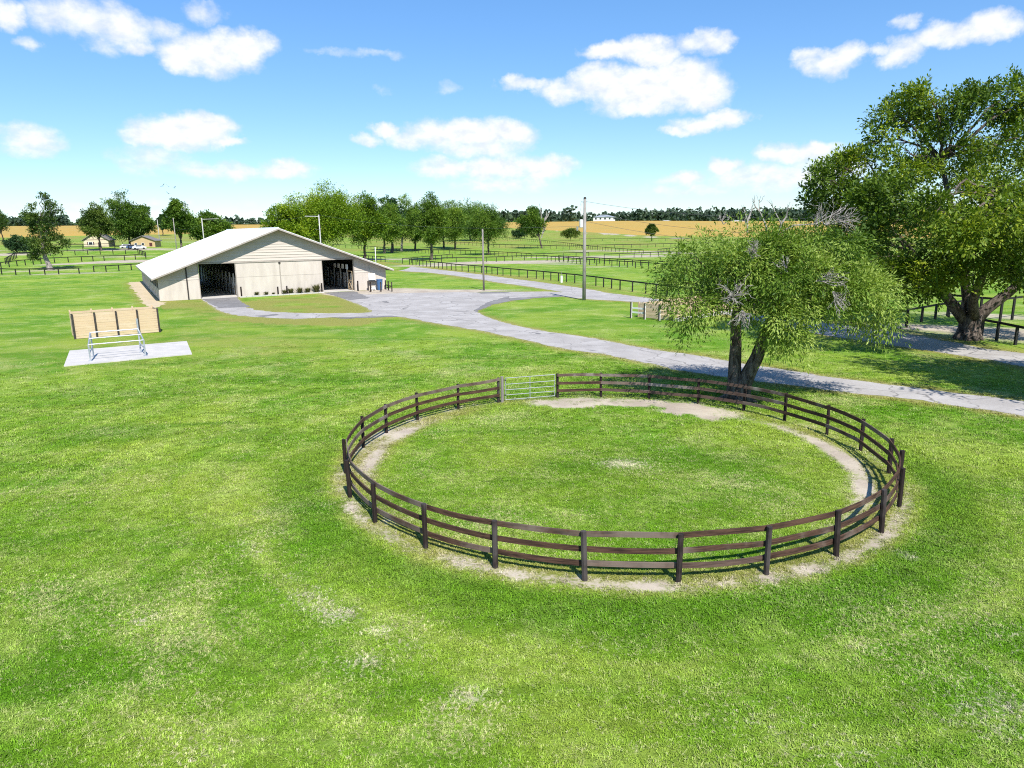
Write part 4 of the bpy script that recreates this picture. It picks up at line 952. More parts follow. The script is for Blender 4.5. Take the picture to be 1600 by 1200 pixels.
for ax, sg in ((10.35, 1), (27.55, 1), (4.95, -1), (22.15, -1)):
    for i in range(12):
        y = .5 + i * 3.75
        for nm, me_, dz in (('stall_panel', panel_me, .05), ('stall_post', post_me, .05), ('stall_door', gate_me, .05), ('stall_bars', grill_me, 1.42), ('stall_back', back_me, .05)):
            piece(nm, me_, None, barn, (ax, y, dz), 0, (sg, 1, 1))
for y in (1.2, 3.4, 5.6, 7.8): bpart('stall_fan', (26.55, y, 3.3), (26.75, y + .7, 4.0), 'white_paint')
leaf_ = MB().box((27.0, .2, .12), (27.06, 2.4, .24)).box((27.0, .2, 2.9), (27.06, 2.4, 3.02)).box((27.0, .2, .24), (27.06, .32, 2.9)).box((27.0, 2.28, .24), (27.06, 2.4, 2.9))
leaf_.beam((27.03, .3, .25), (27.03, 2.3, 1.5), .05, .12).beam((27.03, 2.3, .25), (27.03, .3, 1.5), .045, .12).beam((27.03, .3, 1.55), (27.03, 2.3, 1.55), .05, .12)
tag(leaf_.build('door_leaf', M['tan_plank'], barn), 'tan cross braced half door standing open in the right aisle')
ep = bpart('electric_panel', (29.5, -.22, 1.55), (30.6, -.04, 2.6), 'white_paint')
mb = MB().tube([(29.75, -.1, 2.6), (29.75, -.1, 4.0)], [.03, .03], 6); mb.build('conduit', M['galv'], ep)
MB().box((29.3, -.55, 1.3), (30.8, -.06, 1.4)).build('wall_shelf', M['dark'], barn)
# planter kerb and clumps along the middle panels
kb = thing('planter_kerb', 'low pale stone kerb along the foot of the barn wall', 'kerb', (*bw(10.2, -1.05), 0), BA)
for i in range(14): MB().box((i * .86, 0, -.05), (i * .86 + .83, .22, .16 + .02 * (i % 3))).build('kerb_stone', M['concrete'], kb)
labels = ['leftmost small tuft of tan ornamental grass by the barn wall', 'second small tuft of ornamental grass from the left along the barn wall', 'thin stubby grass tuft between small and large clumps by the barn', 'grass clump at the middle joint of the barn panels',
          'rounded ornamental grass clump right of the middle joint by the barn', 'wide low ornamental grass clump near the right aisle', 'narrow ornamental grass clump second from the right aisle', 'biggest feathery grass clump beside the right aisle door']
for i, (x, s_) in enumerate([(12.6, .75), (13.9, .7), (14.9, .5), (16.5, .85), (17.4, 1.05), (18.7, 1.1), (19.9, 1.0), (21.2, 1.55)]):
    r_ = np.random.default_rng(200 + i); n = 170
    a = r_.uniform(0, 2 * np.pi, n); ln = s_ * r_.uniform(.6, 1.15, n); tl = r_.uniform(.15, .75, n)
    base_ = np.stack([np.cos(a) * .12 * s_, np.sin(a) * .12 * s_, 0 * a], 1)
    mid_ = base_ + np.stack([np.cos(a) * ln * tl * .35, np.sin(a) * ln * tl * .35, ln * .65], 1); tip = base_ + np.stack([np.cos(a) * ln * tl, np.sin(a) * ln * tl, ln * (1 - tl * .35)], 1)
    sd = np.stack([-np.sin(a), np.cos(a), 0 * a], 1) * .028
    V = np.stack([base_ - sd * .6, mid_ - sd, tip, mid_ + sd], 1).reshape(-1, 3)
    o = obj('ornamental_grass', fast_mesh('ornamental_grass', V, np.arange(n * 4).reshape(-1, 4), np.repeat(r_.uniform(.1, .9, n), 1)), M['reed']); o.location = (*bw(x, -.6), 0)
    tag(o, labels[i], 'grass clump', 'ornamental grasses along the barn wall')
# bollards in front of the barn
bl = MB().prism([(.11 * math.cos(a), .11 * math.sin(a)) for a in np.linspace(0, 2 * np.pi, 9)[:-1]], -.2, 1.5).mesh('bollard'); bl.materials.append(M['post'])
for (x, y, h_), lab in zip([(10.5, -.45, 1.5), (15.6, -.45, 1.25), (16.9, -.45, 1.3), (22.05, -.45, 1.45), (27.6, -.6, 1.55), (29.1, -1.0, 1.4), (28.6, -3.6, 1.5), (30.0, -4.2, 1.45)],
                           ['black post at the right jamb of the left barn aisle', 'black post left of the middle joint of the barn panels', 'black post right of the middle joint of the barn panels', 'black post at the left jamb of the right barn aisle', 'tall black post at the right jamb of the right barn aisle',
                            'black post standing close to the barn wall left of the hose', 'black post standing out on the sand left of the blue bin', 'black post standing right in front of the blue bin']):
    o = obj('bollard', bl); o.location = (*bw(x, y), 0); o.scale = (1, 1, h_ / 1.5); tag(o, lab, 'post', 'black posts in front of the barn')
hr = thing('hitching_rail', 'short black hitching rail of three posts at the right corner of the barn', 'hitching rail', (*bw(31.7, -2.4), 0), BA)
for p in ((.3, 1.6), (0, -.5), (-.3, -2.8)): MB().prism([(p[0] + .10 * math.cos(a), p[1] + .10 * math.sin(a)) for a in np.linspace(0, 2 * np.pi, 9)[:-1]], -.2, 1.45).build('post', M['post'], hr)
MB().beam((.31, 1.7, .75), (-.31, -2.9, .75), .08, .12).build('rail', M['post'], hr)
bn = thing('rubbish_bin', 'tall blue plastic bin against the right end of the barn wall', 'bin', (*bw(30.9, -1.2), 0), BA)
MB().tube([(0, 0, 0), (0, 0, 1.55)], [.36, .48], 14).build('body', M['blue'], bn); MB().tube([(0, 0, 1.56), (0, 0, 1.66), (0, 0, 1.70)], [.51, .51, .42], 14).build('lid', M['blue'], bn)
hs_ = thing('hose_reel', 'small pale hose reel on the ground left of the blue bin', 'hose reel', (*bw(29.8, -1.4), 0), BA)
MB().tube([(-.25, 0, .32), (.25, 0, .32)], [.26, .26], 12).build('drum', M['white_paint'], hs_)
for x in (-.3, .3): MB().tube([(x, -.28, 0), (x, 0, .42), (x, .28, 0)], [.025] * 3, 5).build('stand', M['galv'], hs_)

# ------------------------------------------------------------------ round pen
pen = thing('round_pen', 'circular three rail pen of dark brown weathered boards around a grass ring', 'pen fence', (*RC, 0))
POST_PX = [(543, 739), (551.7, 777), (587.7, 816.7), (655.8, 861), (772.7, 888), (913.2, 908.4), (1060.6, 911), (1196.4, 896.6), (1306.5, 869.8), (1380.6, 833), (1405.5, 792.6), (1402, 763), (1392.5, 740), (1347, 704.4), (1293, 679), (1226.7, 657), (1160.9, 642.5), (1088.5, 632), (1014.6, 622), (939, 622), (873.7, 624.4), (786, 629), (779.7, 629.7), (713, 638.8), (649.8, 656), (601.6, 676), (563.5, 699)]
TH = []
for u, v in POST_PX:
    p = gp(u, v)[:2] - RC; TH.append(math.atan2(p[0], p[1]))
r_ = np.random.default_rng(3)
def ring(th, r): return np.array([r * math.sin(th), r * math.cos(th)])
pm = MB().prism([(.075 * math.cos(a), .075 * math.sin(a)) for a in np.linspace(0, 2 * np.pi, 9)[:-1]], -.15, 1.34).mesh('post'); pm.materials.append(M['post'])
for i, th in enumerate(TH):
    if i == 21: continue
    p = ring(th, RR); o = piece('post', pm, None, pen, (*p, 0), r_.uniform(0, 6))
    o.rotation_euler = (r_.normal(0, .012), r_.normal(0, .012), r_.uniform(0, 6)); o.scale = (r_.uniform(.92, 1.12), r_.uniform(.92, 1.12), r_.uniform(.985, 1.035))
OLD = {20: 'all', 19: 'top', 18: 'mix', 17: 'all', 16: 'all', 15: 'top'}
n_p = len(TH)
for i in range(n_p):
    j = (i + 1) % n_p
    if i in (20, 21): continue                                        # gate and its doubled post
    a, b_ = TH[i], TH[j]
    while b_ - a > math.pi: b_ -= 2 * math.pi
    while a - b_ > math.pi: b_ += 2 * math.pi
    for k, zc in enumerate((1.255, .83, .425)):
        dz = r_.normal(0, .012, 2); bow = .35 + .4 * r_.random(); sag = r_.normal(-.006, .016)
        S = 6; Pm = []
        mid = (ring(a, RR - .105) + ring(b_, RR - .105)) / 2
        for q_ in range(S + 1):
            f_ = -.012 + 1.024 * q_ / S; ch = ring(a, RR - .105) * (1 - f_) + ring(b_, RR - .105) * f_; ar = ring(a + (b_ - a) * f_, RR - .105)
            xy = ch * (1 - bow) + ar * bow; Pm.append((xy[0], xy[1], zc + dz[0] * (1 - f_) + dz[1] * f_ + sag * math.sin(math.pi * f_)))
        Pm = np.array(Pm); mid3 = Pm.mean(0); ax = math.atan2(*(Pm[-1] - Pm[0])[[1, 0]])
        c_, s_ = math.cos(-ax), math.sin(-ax); Q = Pm - mid3; Q = np.stack([Q[:, 0] * c_ - Q[:, 1] * s_, Q[:, 0] * s_ + Q[:, 1] * c_, Q[:, 2]], 1)
        mb = MB(); V = []
        for q_ in Q:
            for oy, oz in ((-.02, -.075), (.02, -.075), (.02, .075), (-.02, .075)): V.append((q_[0], q_[1] + oy, q_[2] + oz))
        F = [(4 * e + g_, 4 * e + (g_ + 1) % 4, 4 * e + 4 + (g_ + 1) % 4, 4 * e + 4 + g_) for e in range(S) for g_ in range(4)] + [(3, 2, 1, 0), (4 * S, 4 * S + 1, 4 * S + 2, 4 * S + 3)]
        old = OLD.get(i); use_old = old == 'all' or (old == 'top' and k == 0) or (old == 'mix' and k != 1) or r_.random() < .07
        o = MB().add(V, F).build('rail', M['rail_old' if use_old else 'rail'], pen); o.location = mid3; o.rotation_euler = (0, 0, ax)
# gate leaf with its pale hanging post
ga, gb = ring(TH[21], RR) + RC, ring(TH[20], RR) + RC
gx = math.atan2(*(gb - ga)[[1, 0]]); gw = float(np.hypot(*(gb - ga)))
gate = thing('metal_gate', 'grey tubular steel farm gate of five bars in the far side of the round pen', 'gate', (*ga, 0), gx)
MB().prism([(.085 * math.cos(a), .085 * math.sin(a)) for a in np.linspace(0, 2 * np.pi, 11)[:-1]], -.2, 1.40).build('hanging_post', M['pole'], gate)
for z in (.12, .38, .66, .96, 1.30): MB().tube([(.2, 0, z), (gw - .15, 0, z)], [.02, .02], 7).build('bar', M['galv_gate'], gate)
for x in (.2, gw * .5, gw - .15): MB().tube([(x, .03, .10), (x, .03, 1.32)], [.02, .02], 7).build('upright', M['galv_gate'], gate)
for z in (.38, 1.2): MB().tube([(.08, 0, z), (.22, 0, z)], [.03, .03], 6).build('hinge', M['dark'], gate)

# ------------------------------------------------------------------ plank enclosures
def plank_box(name, label, L_, R_, depth, h, bays, rows, kerb=False):
    d_ = R_ - L_; wd = float(np.hypot(*d_)); a = math.atan2(d_[1], d_[0])
    root = thing(name, label, 'wooden enclosure', (*L_, 0), a, 'tan plank enclosures')
    bw_ = wd / bays; ph = (h - .06) / rows
    lo = MB().box((0.01, -.022, 0), (bw_ - .01, .022, ph - .018)).mesh('plank'); lo.materials.append(M['tan_plank'])
    si = MB().box((0.01, -.022, 0), (depth - .06, .022, ph - .018)).mesh('plank'); si.materials.append(M['tan_plank'])
    po = MB().box((-.07, -.07, -.2), (.07, .07, h + .03)).mesh('post'); po.materials.append(M['dark'])
    pb = MB().box((-.07, -.07, -.2), (.07, .07, h + .10)).mesh('post'); pb.materials.append(M['tan_plank'])
    rg = np.random.default_rng(int(wd * 100))
    for b_ in range(bays):
        for r in range(rows):
            for y in (0.0, depth):
                piece('plank', lo, None, root, (b_ * bw_, y + rg.normal(0, .006), .04 + r * ph + rg.normal(0, .004)), rg.normal(0, .002))
    for r in range(rows):
        for x in (0.0, wd): piece('plank', si, None, root, (x + rg.normal(0, .005), .03, .04 + r * ph), math.pi / 2)
    for b_ in range(bays + 1):
        piece('post', po, None, root, (b_ * bw_ * .994 + .02, -.10, 0)); o = piece('post', pb, None, root, (b_ * bw_ * .994 + .02, depth + .10, 0))
    if kerb: MB().box((-.1, -.9, -.05), (wd + .3, -.2, .22)).build('kerb', M['concrete'], root)
    return root
plank_box('plank_enclosure', 'tan plank enclosure with dark posts on the lawn left of the barn', np.array([-38.63, 61.63]), np.array([-32.97, 65.47]), 3.0, 2.22, 4, 10)
plank_box('plank_enclosure', 'low tan plank enclosure with pale kerb half hidden behind the shade tree', np.array([15.82, 69.0]), np.array([23.66, 75.84]), 4.0, 1.5, 6, 6, True)
sf = thing('board_fence', 'short fence of two pale rails and three dark posts beside the low plank enclosure', 'fence', (12.24, 71.43, 0))
PP = [np.array([0, 0]), np.array([1.16, -1.17]), np.array([2.40, -2.31]), np.array([3.45, -2.5])]
for p in PP[:3]: MB().box((p[0] - .10, p[1] - .10, -.2), (p[0] + .02, p[1] + .10, 1.63)).build('post', M['dark'], sf); MB().box((p[0] + .022, p[1] - .09, -.2), (p[0] + .09, p[1] + .09, 1.60)).build('post_pale_side', M['white_paint'], sf)  # each dark post has a pale slab on its right side
for i in range(3):
    for z in (.62, 1.05): MB().beam((*PP[i], z), (*PP[i + 1], z), .05, .16).build('rail', M['tan_plank'] if i else M['white_paint'], sf)

# ------------------------------------------------------------------ pipe stocks on the pad
fr = thing('pipe_frame', 'galvanised pipe frame with three rails standing on the concrete pad', 'pipe frame', (-30.5, 50.1, .07), math.atan2(.541, .841))
A0, B0, A1, B1 = (0, 0), (3.567, 0), (.28, 2.0), (3.45, 2.0)
for nm, p, h_ in (('front_post', A0, 1.18), ('front_post', B0, 1.22), ('back_post', A1, 1.85), ('back_post', B1, 2.62)):
    MB().box((p[0] - .055, p[1] - .055, 0), (p[0] + .055, p[1] + .055, h_)).build(nm, M['galv'], fr); MB().box((p[0] - .14, p[1] - .14, 0), (p[0] + .14, p[1] + .14, .03)).build('foot_plate', M['galv'], fr)
for p, q_ in ((A0, A1), (B0, B1)):
    MB().beam((*p, 1.15), (*q_, 1.80), .09, .10).build('side_bar', M['galv'], fr); MB().beam((*p, .55), (*q_, .75), .06, .08).build('side_bar', M['galv'], fr)
for f_, z in ((0.02, 1.20), (.5, 1.52), (.97, 1.84)):
    a = np.array(A0) * (1 - f_) + np.array(A1) * f_; b_ = np.array(B0) * (1 - f_) + np.array(B1) * f_
    MB().tube([(*a, z), (*b_, z)], [.042, .042], 8).build('rail', M['galv'], fr)

# ------------------------------------------------------------------ paddock fences: posts and a top board
def paddock_fence(label, pts, H=1.45, step=3.0, fine=True, board_h=.19, rails=1, world=False):
    P_ = np.array(pts, float) if world else G(pts); z0 = [float(terrain(*p)) for p in P_]
    root = thing('paddock_fence', label, 'fence', (*P_[0], z0[0]), 0, 'black paddock fences')
    stuff_p, stuff_b = MB(), MB(); pmesh = MB().box((-.085, -.085, -.3), (.085, .085, H)).mesh('post'); pmesh.materials.append(M['black_wood'])
    prev = None
    for i in range(len(P_) - 1):
        a, b_ = P_[i], P_[i + 1]; n = max(1, int(round(np.hypot(*(b_ - a)) / step)))
        for k in range(n + (1 if i == len(P_) - 2 else 0)):
            p = a + (b_ - a) * k / n; q_ = np.array([p[0] - P_[0][0], p[1] - P_[0][1], float(terrain(*p)) - z0[0]])
            if fine: piece('post', pmesh, None, root, q_)
            else: stuff_p.box((q_[0] - .08, q_[1] - .08, q_[2] - .3), (q_[0] + .08, q_[1] + .08, q_[2] + H))
            if prev is not None:
                for r in range(rails):
                    zz = H - .09 - r * .5; A_, B_ = prev + (0, 0, zz), q_ + (0, 0, zz)
                    if fine: MB().beam(A_, B_, .05, board_h).build('board', M['black_wood'], root)
                    else: stuff_b.beam(A_, B_, .06, board_h)
            prev = q_
    if not fine:
        tag(stuff_p.build('posts', M['black_wood'], root), kind='stuff'); tag(stuff_b.build('boards', M['black_wood'], root), kind='stuff')
    return root
PF = paddock_fence
PF('long black fence running beside the upper lane from the paddock corner to the oak', FENCE_MAIN, 1.55, 2.9, world=True)
PF('black fence leaving the lane behind the oak trunk', [(1416, 508), (1439.5, 503.5), (1461, 499), (1482, 495.5), (1520, 489)], 1.5, 2.6)
PF('black fence beside the lane on the right of the oak trunk', [(1533, 527), (1557, 532), (1586, 539), (1640, 552)], 1.5, 2.6)
PF('tall dark wire fence posts beyond the oak at the right edge', [(1480, 494), (1530, 500), (1562, 503), (1581, 500), (1640, 492)], 2.2, 4.0)
PF('short black fence left of the mesh gateway behind the barn', [(545, 405), (576, 407.5), (602, 409.5)], 1.6, 3.0)
PF('black fence on the right of the mesh gateway by the lane', [(629, 412), (643, 410.6), (661, 408.5), (690, 405.8), (707, 403.8)], 1.5, 4.0)
PF('black fence across the middle paddock left of the tall pole', [(690, 410.6), (713, 410.2), (744, 410), (775.6, 409), (800.6, 407.6), (838, 406.3), (855, 407)], 1.5, 4.0)
PF('nearer of two parallel black fences crossing behind the tall pole', [(855, 407.5), (881, 410), (900.6, 412.2), (921, 414.3), (956, 416.5), (992.7, 419), (1035, 422.5), (1100, 428)], 1.5, 3.0)
PF('farther of two parallel black fences crossing behind the tall pole', [(872.5, 407.4), (905, 409.6), (929, 411), (952.7, 412.9), (976, 414.6), (1000.7, 416.2), (1026.7, 418), (1090, 422)], 1.5, 3.0)
PF('black fence beside the pale track left of the shade tree crown', [(944, 404.5), (990.7, 402.8), (1002.7, 402.2), (1028.7, 400.4), (1060, 399), (1110, 396.5)], 1.5, 4.5, False)
PF('short black fence end left of the shade tree crown on the pale track', [(1028, 396), (1046, 393.5), (1080, 391)], 1.5, 4.0, False)
PF('long slanting black fence from the dark bush to the pale track', [(776, 373.5), (800, 375), (850, 379.5), (890, 384.5), (912, 388), (950, 392.5), (980, 395), (1005, 397)], 1.5, 4.0, False)
PF('long level black fence across the far paddock', [(762, 386.5), (800, 387.3), (850, 388.6), (890, 389.8), (920, 388.3), (1000, 386.8), (1060, 385.5), (1130, 384)], 1.6, 4.0, False, .25)
PF('faint far fence below the pale farm track', [(905, 376.5), (960, 376.5), (1020, 376.5), (1080, 376.5)], 1.4, 7.0, False)
PF('black fence between the grove trunks and the middle paddock', [(677, 396), (720, 397), (760, 398.6), (800, 401), (830, 403.3)], 1.5, 3.5, False, .2)
PF('black fence returning from the corner near the lone paddock tree', [(830, 403.3), (850, 402.5), (880, 401.5), (920, 400.5)], 1.4, 5, False)
PF('black fence under the shade of the grove right of the barn', [(520, 386.5), (560, 388), (590, 390.5), (620, 393.3), (670, 396)], 1.5, 3.0, False, .2)
PF('far fence seen through the trunks of the grove', [(640, 379), (680, 381), (720, 382.5), (765, 385)], 1.5, 4.5, False)
PF('front black fence of the left paddocks below the tall sparse tree', [(-40, 428.5), (3, 429), (25, 429.6), (47, 429.3), (70.5, 429), (92, 428.5), (124, 427.6)], 1.35, 3.6)
PF('front black fence of the left paddocks ending at the barn', [(147, 425), (166, 424.7), (186, 423.4), (205.5, 422), (228, 420.5)], 1.45, 3.6)
PF('second black fence row of the left paddocks', [(-30, 421), (2, 419.5), (27, 416), (64.5, 412.3), (85.5, 410.8), (128, 409), (163, 407.6), (195, 407), (228, 404)], 1.5, 3.6)
PF('mesh fence going away at the left edge behind the second row', [(9, 413), (17, 408), (26, 403)], 1.6, 3.0)
PF('third black fence row of the left paddocks', [(26, 402.5), (60, 400.5), (97.5, 399), (157, 397.8), (216, 397)], 1.5, 4, False, .18)
PF('fourth black fence row of the left paddocks', [(80, 393.3), (130, 392), (180, 390.5), (222, 389)], 1.5, 4, False, .18)
PF('farthest black fence row in front of the cream farmhouse', [(85, 388.3), (130, 387.4), (180, 386)], 1.4, 4.5, False)
PF('short black fence going away beside the barn roof at left', [(216, 397), (221, 398.6), (228, 401)], 1.5, 3, False, .2)
PF('black fence seen under the oak branches in the far right paddock', [(1380, 455.5), (1416, 454), (1435, 451.5), (1470, 449), (1520, 446)], 1.6, 4)

# mesh gateway by the lane
ga_, gb_ = gp(603, 409)[:2], gp(628, 411)[:2]; gx = math.atan2(*(gb_ - ga_)[[1, 0]]); gw = float(np.hypot(*(gb_ - ga_)))
mg = thing('mesh_gate', 'pale wire mesh gate closing the gap beyond the barn', 'gate', (*ga_, 0), gx)
for z in (.1, .75, 1.4): MB().tube([(.1, 0, z), (gw - .1, 0, z)], [.03, .03], 5).build('bar', M['galv'], mg)
for x in np.linspace(.1, gw - .1, 7): MB().tube([(x, 0, .1), (x, 0, 1.4)], [.018, .018], 5).build('upright', M['galv'], mg)

# ------------------------------------------------------------------ poles and wires
def pole(label, b_, h, r0, mat='pole', name='utility_pole'):
    root = thing(name, label, 'pole', b_, 0, 'utility poles')
    MB().tube([(0, 0, -.3), (0, 0, h * .5), (0, 0, h)], [r0, r0 * .87, r0 * .75], 10).build('shaft', M[mat], root, True); return root
p2 = np.append(gp(912.5, 469)[:2], 0); p1 = np.append(gp(756, 453.7)[:2], 0)
pa = pole('tallest grey wooden pole with a white transformer beside the driveway', p2, 12.6, .24)
MB().tube([(0, 0, 12.58), (0, 0, 12.82)], [.19, .15], 8).build('cap', M['dark'], pa)
MB().tube([(-.42, .1, 9.1), (-.42, .1, 9.15), (-.42, .1, 10.05), (-.42, .1, 10.1)], [.16, .24, .24, .14], 12).build('transformer', M['white_paint'], pa)
MB().beam((0, 0, 9.2), (-.95, .1, 9.2), .07, .07).build('bracket', M['dark'], pa)
MB().tube([(-.9, .1, 8.75), (-.9, .1, 9.25)], [.10, .14], 8).build('junction_box', M['galv'], pa)
MB().beam((0, 0, 12.2), (-.5, .06, 12.25), .05, .06).build('bracket', M['dark'], pa)
for k, z in enumerate((10.5, 11.1, 11.7)): MB().tube([(-.45, .08, z), (-.45, .08, z + .35)], [.05, .09], 8).build('insulator', M['white_paint'], pa)
pole('thin grey pole at the edge of the apron right of the barn', p1, 9.1, .16)
def pole_at(u, D, top, r0, label, mat, arm=None):
    rr2 = ray(u, top); k = D / math.hypot(rr2[0], rr2[1]); x, y = rr2[0] * k, rr2[1] * k; z = float(terrain(x, y))
    o = pole(label, (x, y, z), EYE + rr2[2] * k - z, r0, mat)
    if arm: MB().beam((0, 0, o.children[0].dimensions[2] * 0 + EYE + rr2[2] * k - z - .35), (arm, .1, EYE + rr2[2] * k - z - .25), .12, .12).build('crossarm', M[mat], o)
    return o, (x, y, EYE + rr2[2] * k)
q3, t3 = pole_at(498, 160, 335.5, .15, 'pale pole with a side arm behind the right slope of the barn roof', 'pale_pole', -3.0)
MB().beam((0, -.2, 9.5), (-.9, -.2, 9.5), .10, .10).build('bracket', M['dark'], q3)
q4, t4 = pole_at(315, 210, 340.5, .17, 'pale pole with a long side arm behind the left slope of the barn roof', 'pale_pole', 4.5)
q5, t5 = pole_at(270.5, 235, 340.5, .15, 'thin tan pole in front of the upright tree left of the barn', 'pole')
q6, t6 = pole_at(245.5, 310, 343, .15, 'thin pale pole left of the upright tree on the rise', 'pale_pole')
q7, t7 = pole_at(586, 168, 386, .11, 'short white pole just behind the right eave of the barn', 'white_paint')
ub = thing('utility_pedestal', 'small white utility box standing in front of the lane fence', 'utility box', gp(877.5, 441.6))
MB().box((-.17, -.12, 0), (.17, .12, 1.1)).build('cabinet', M['white_paint'], ub); MB().box((-.19, -.14, 1.1), (.19, .14, 1.16)).build('lid', M['white_paint'], ub); MB().tube([(0, .2, 0), (0, .2, 1.9)], [.04, .03], 6).build('marker_rod', M['pole'], ub)
def wire(label, a, b_, sag, r=.012):
    s = np.linspace(0, 1, 24)[:, None]; a, b_ = np.array(a, float), np.array(b_, float)
    P_ = a + (b_ - a) * s; P_[:, 2] -= 4 * sag * (s * (1 - s))[:, 0]
    tag(MB().tube(P_, [r] * 24, 4, False).build('overhead_wire', M['wire']), label, 'wire', 'overhead wires')
top = p2 + (0, 0, 12.3)
wire('top overhead wire running right from the tallest pole through the oak', top, (62, 50, 13.5), 3.2, .016)
wire('middle overhead wire running right from the tallest pole through the oak', p2 + (0, 0, 11.0), (62, 50, 11.6), 3.4, .016)
wire('lowest overhead wire running right from the tallest pole through the oak', p2 + (0, 0, 9.9), (62, 50, 10.6), 3.5, .016)
wire('service wire from the tallest pole to the pole behind the barn', p2 + (-.9, .1, 9.3), t3, 1.2, .012)
wire('wire between the two pale poles behind the barn roof', t3, np.array(t4) - (0, 0, .4), 1.0, .014)
wire('wire from the left pale pole down to the thin tan pole', np.array(t4) - (0, 0, 1.5), np.array(t5) - (0, 0, 3.0), .8, .014)

# ------------------------------------------------------------------ houses
def gable_house(name, label, c, rot, w_, d_, hw, hr_, wall, roofm, over=.5, cat='house'):
    root = thing(name, label, cat, c, rot)
    MB().add([(-w_ / 2, 0, -.6), (w_ / 2, 0, -.6), (w_ / 2, 0, hw), (0, 0, hr_), (-w_ / 2, 0, hw), (-w_ / 2, d_, -.6), (w_ / 2, d_, -.6), (w_ / 2, d_, hw), (0, d_, hr_), (-w_ / 2, d_, hw)],
             [(0, 1, 2, 3, 4), (9, 8, 7, 6, 5), (0, 5, 6, 1), (1, 6, 7, 2), (4, 9, 5, 0)]).build('wall', M[wall], root)
    s = (hr_ - hw) / (w_ / 2)
    for sg in (-1, 1):
        x0 = sg * (w_ / 2 + over); z0 = hw - over * s + .12
        p = [(x0, -over, z0), (0, -over, hr_ + .12), (0, d_ + over, hr_ + .12), (x0, d_ + over, z0)]
        lo = [(x, y, z) for x, y, z in p]; up = [(x, y, z + .16) for x, y, z in p]
        if sg > 0: lo = lo[::-1]; up = up[::-1]
        MB().hexa(lo + up).build('roof', M[roofm], root)
    return root
hc = gp(151, 386)
sc = hc[1] / FPX
ha = math.atan2(-hc[0], hc[1])
hw = 34 * sc
h1 = gable_house('farmhouse', 'small cream farmhouse with a grey gable roof and one shuttered window', hc, ha * .5, hw, 9, 10.5 * sc, 22 * sc, 'cream_house', 'shingle', .6)
MB().box((-hw / 2 - .02, -.06, 10.6 * sc), (hw / 2, -.01, 11.2 * sc)).build('belt_board', M['maroon'], h1)
wn = MB().box((-hw * .32, -.09, 3.2 * sc), (-hw * .12, -.01, 7.8 * sc)).build('window', M['white_paint'], h1); MB().box((-hw * .29, -.12, 3.6 * sc), (-hw * .15, -.092, 7.4 * sc)).build('pane', M['glass'], wn)
for x in (-hw * .355, -hw * .115): MB().box((x, -.11, 3.2 * sc), (x + hw * .035, -.01, 7.8 * sc)).build('shutter', M['maroon'], h1)
MB().box((hw * .08, -.09, -.1), (hw * .16, -.01, 7.0 * sc)).build('door', M['maroon'], h1)
hc2 = gp(224, 386); sc2 = hc2[1] / FPX
h2 = gable_house('farmhouse', 'tan house half hidden behind the clump of trees at left', hc2, .2, 34 * sc2, 8, 9 * sc2, 16 * sc2, 'tan_house', 'shingle', .5)
MB().box((9 * sc2, -.09, .3), (13 * sc2, -.01, 6.2 * sc2)).build('door', M['maroon'], h2)
for x in (-12, -2): w1 = MB().box((x * sc2, -.08, 2.6 * sc2), ((x + 4) * sc2, -.01, 6.4 * sc2)).build('window', M['white_paint'], h2); MB().box(((x + .5) * sc2, -.11, 3 * sc2), ((x + 3.5) * sc2, -.082, 6 * sc2)).build('pane', M['glass'], w1)

def hip_house(label, u, vb, D, wpx, hpx, rpx, cat='house', wall='white_paint', roofm='blue_roof', depth=10, name='country_house'):
    rr2 = ray(u, vb); k = D / math.hypot(rr2[0], rr2[1]); x, y = rr2[0] * k, rr2[1] * k; s = y / FPX
    zb = EYE + rr2[2] * k; root = thing(name, label, cat, (x, y, zb), math.atan2(-x, y) * .8)
    w_ = wpx * s; hw_ = hpx * s; hr_ = rpx * s
    MB().box((-w_ / 2, 0, -6), (w_ / 2, depth, hw_)).build('wall', M[wall], root)
    e = .8
    MB().add([(-w_ / 2 - e, -e, hw_), (w_ / 2 + e, -e, hw_), (w_ / 2 + e, depth + e, hw_), (-w_ / 2 - e, depth + e, hw_), (-w_ * .12, depth / 2, hw_ + hr_), (w_ * .12, depth / 2, hw_ + hr_)],
             [(0, 1, 5, 4), (1, 2, 5), (2, 3, 4, 5), (3, 0, 4), (3, 2, 1, 0)]).build('roof', M[roofm], root)
    for i in range(5):
        xx = -w_ * .42 + i * w_ * .21; f = MB().box((xx, -.2, hw_ * .25), (xx + w_ * .08, -.02, hw_ * .8)).build('window', M['glass'], root)
    return root
hip_house('white house with a blue grey hipped roof in front of the far wood', 944, 344, 1005, 33, 4.5, 3.6)
hip_house('long low white shed roof at the near end of the far golden field', 1041, 348, 990, 26, 1.6, 1.8, 'shed', 'dark', 'white_paint', 14, 'farm_shed')
hip_house('long low white barn behind the top of the shade tree', 1152, 349.5, 990, 28, 3.2, 1.6, 'shed', 'white_paint', 'white_paint', 14, 'farm_shed')

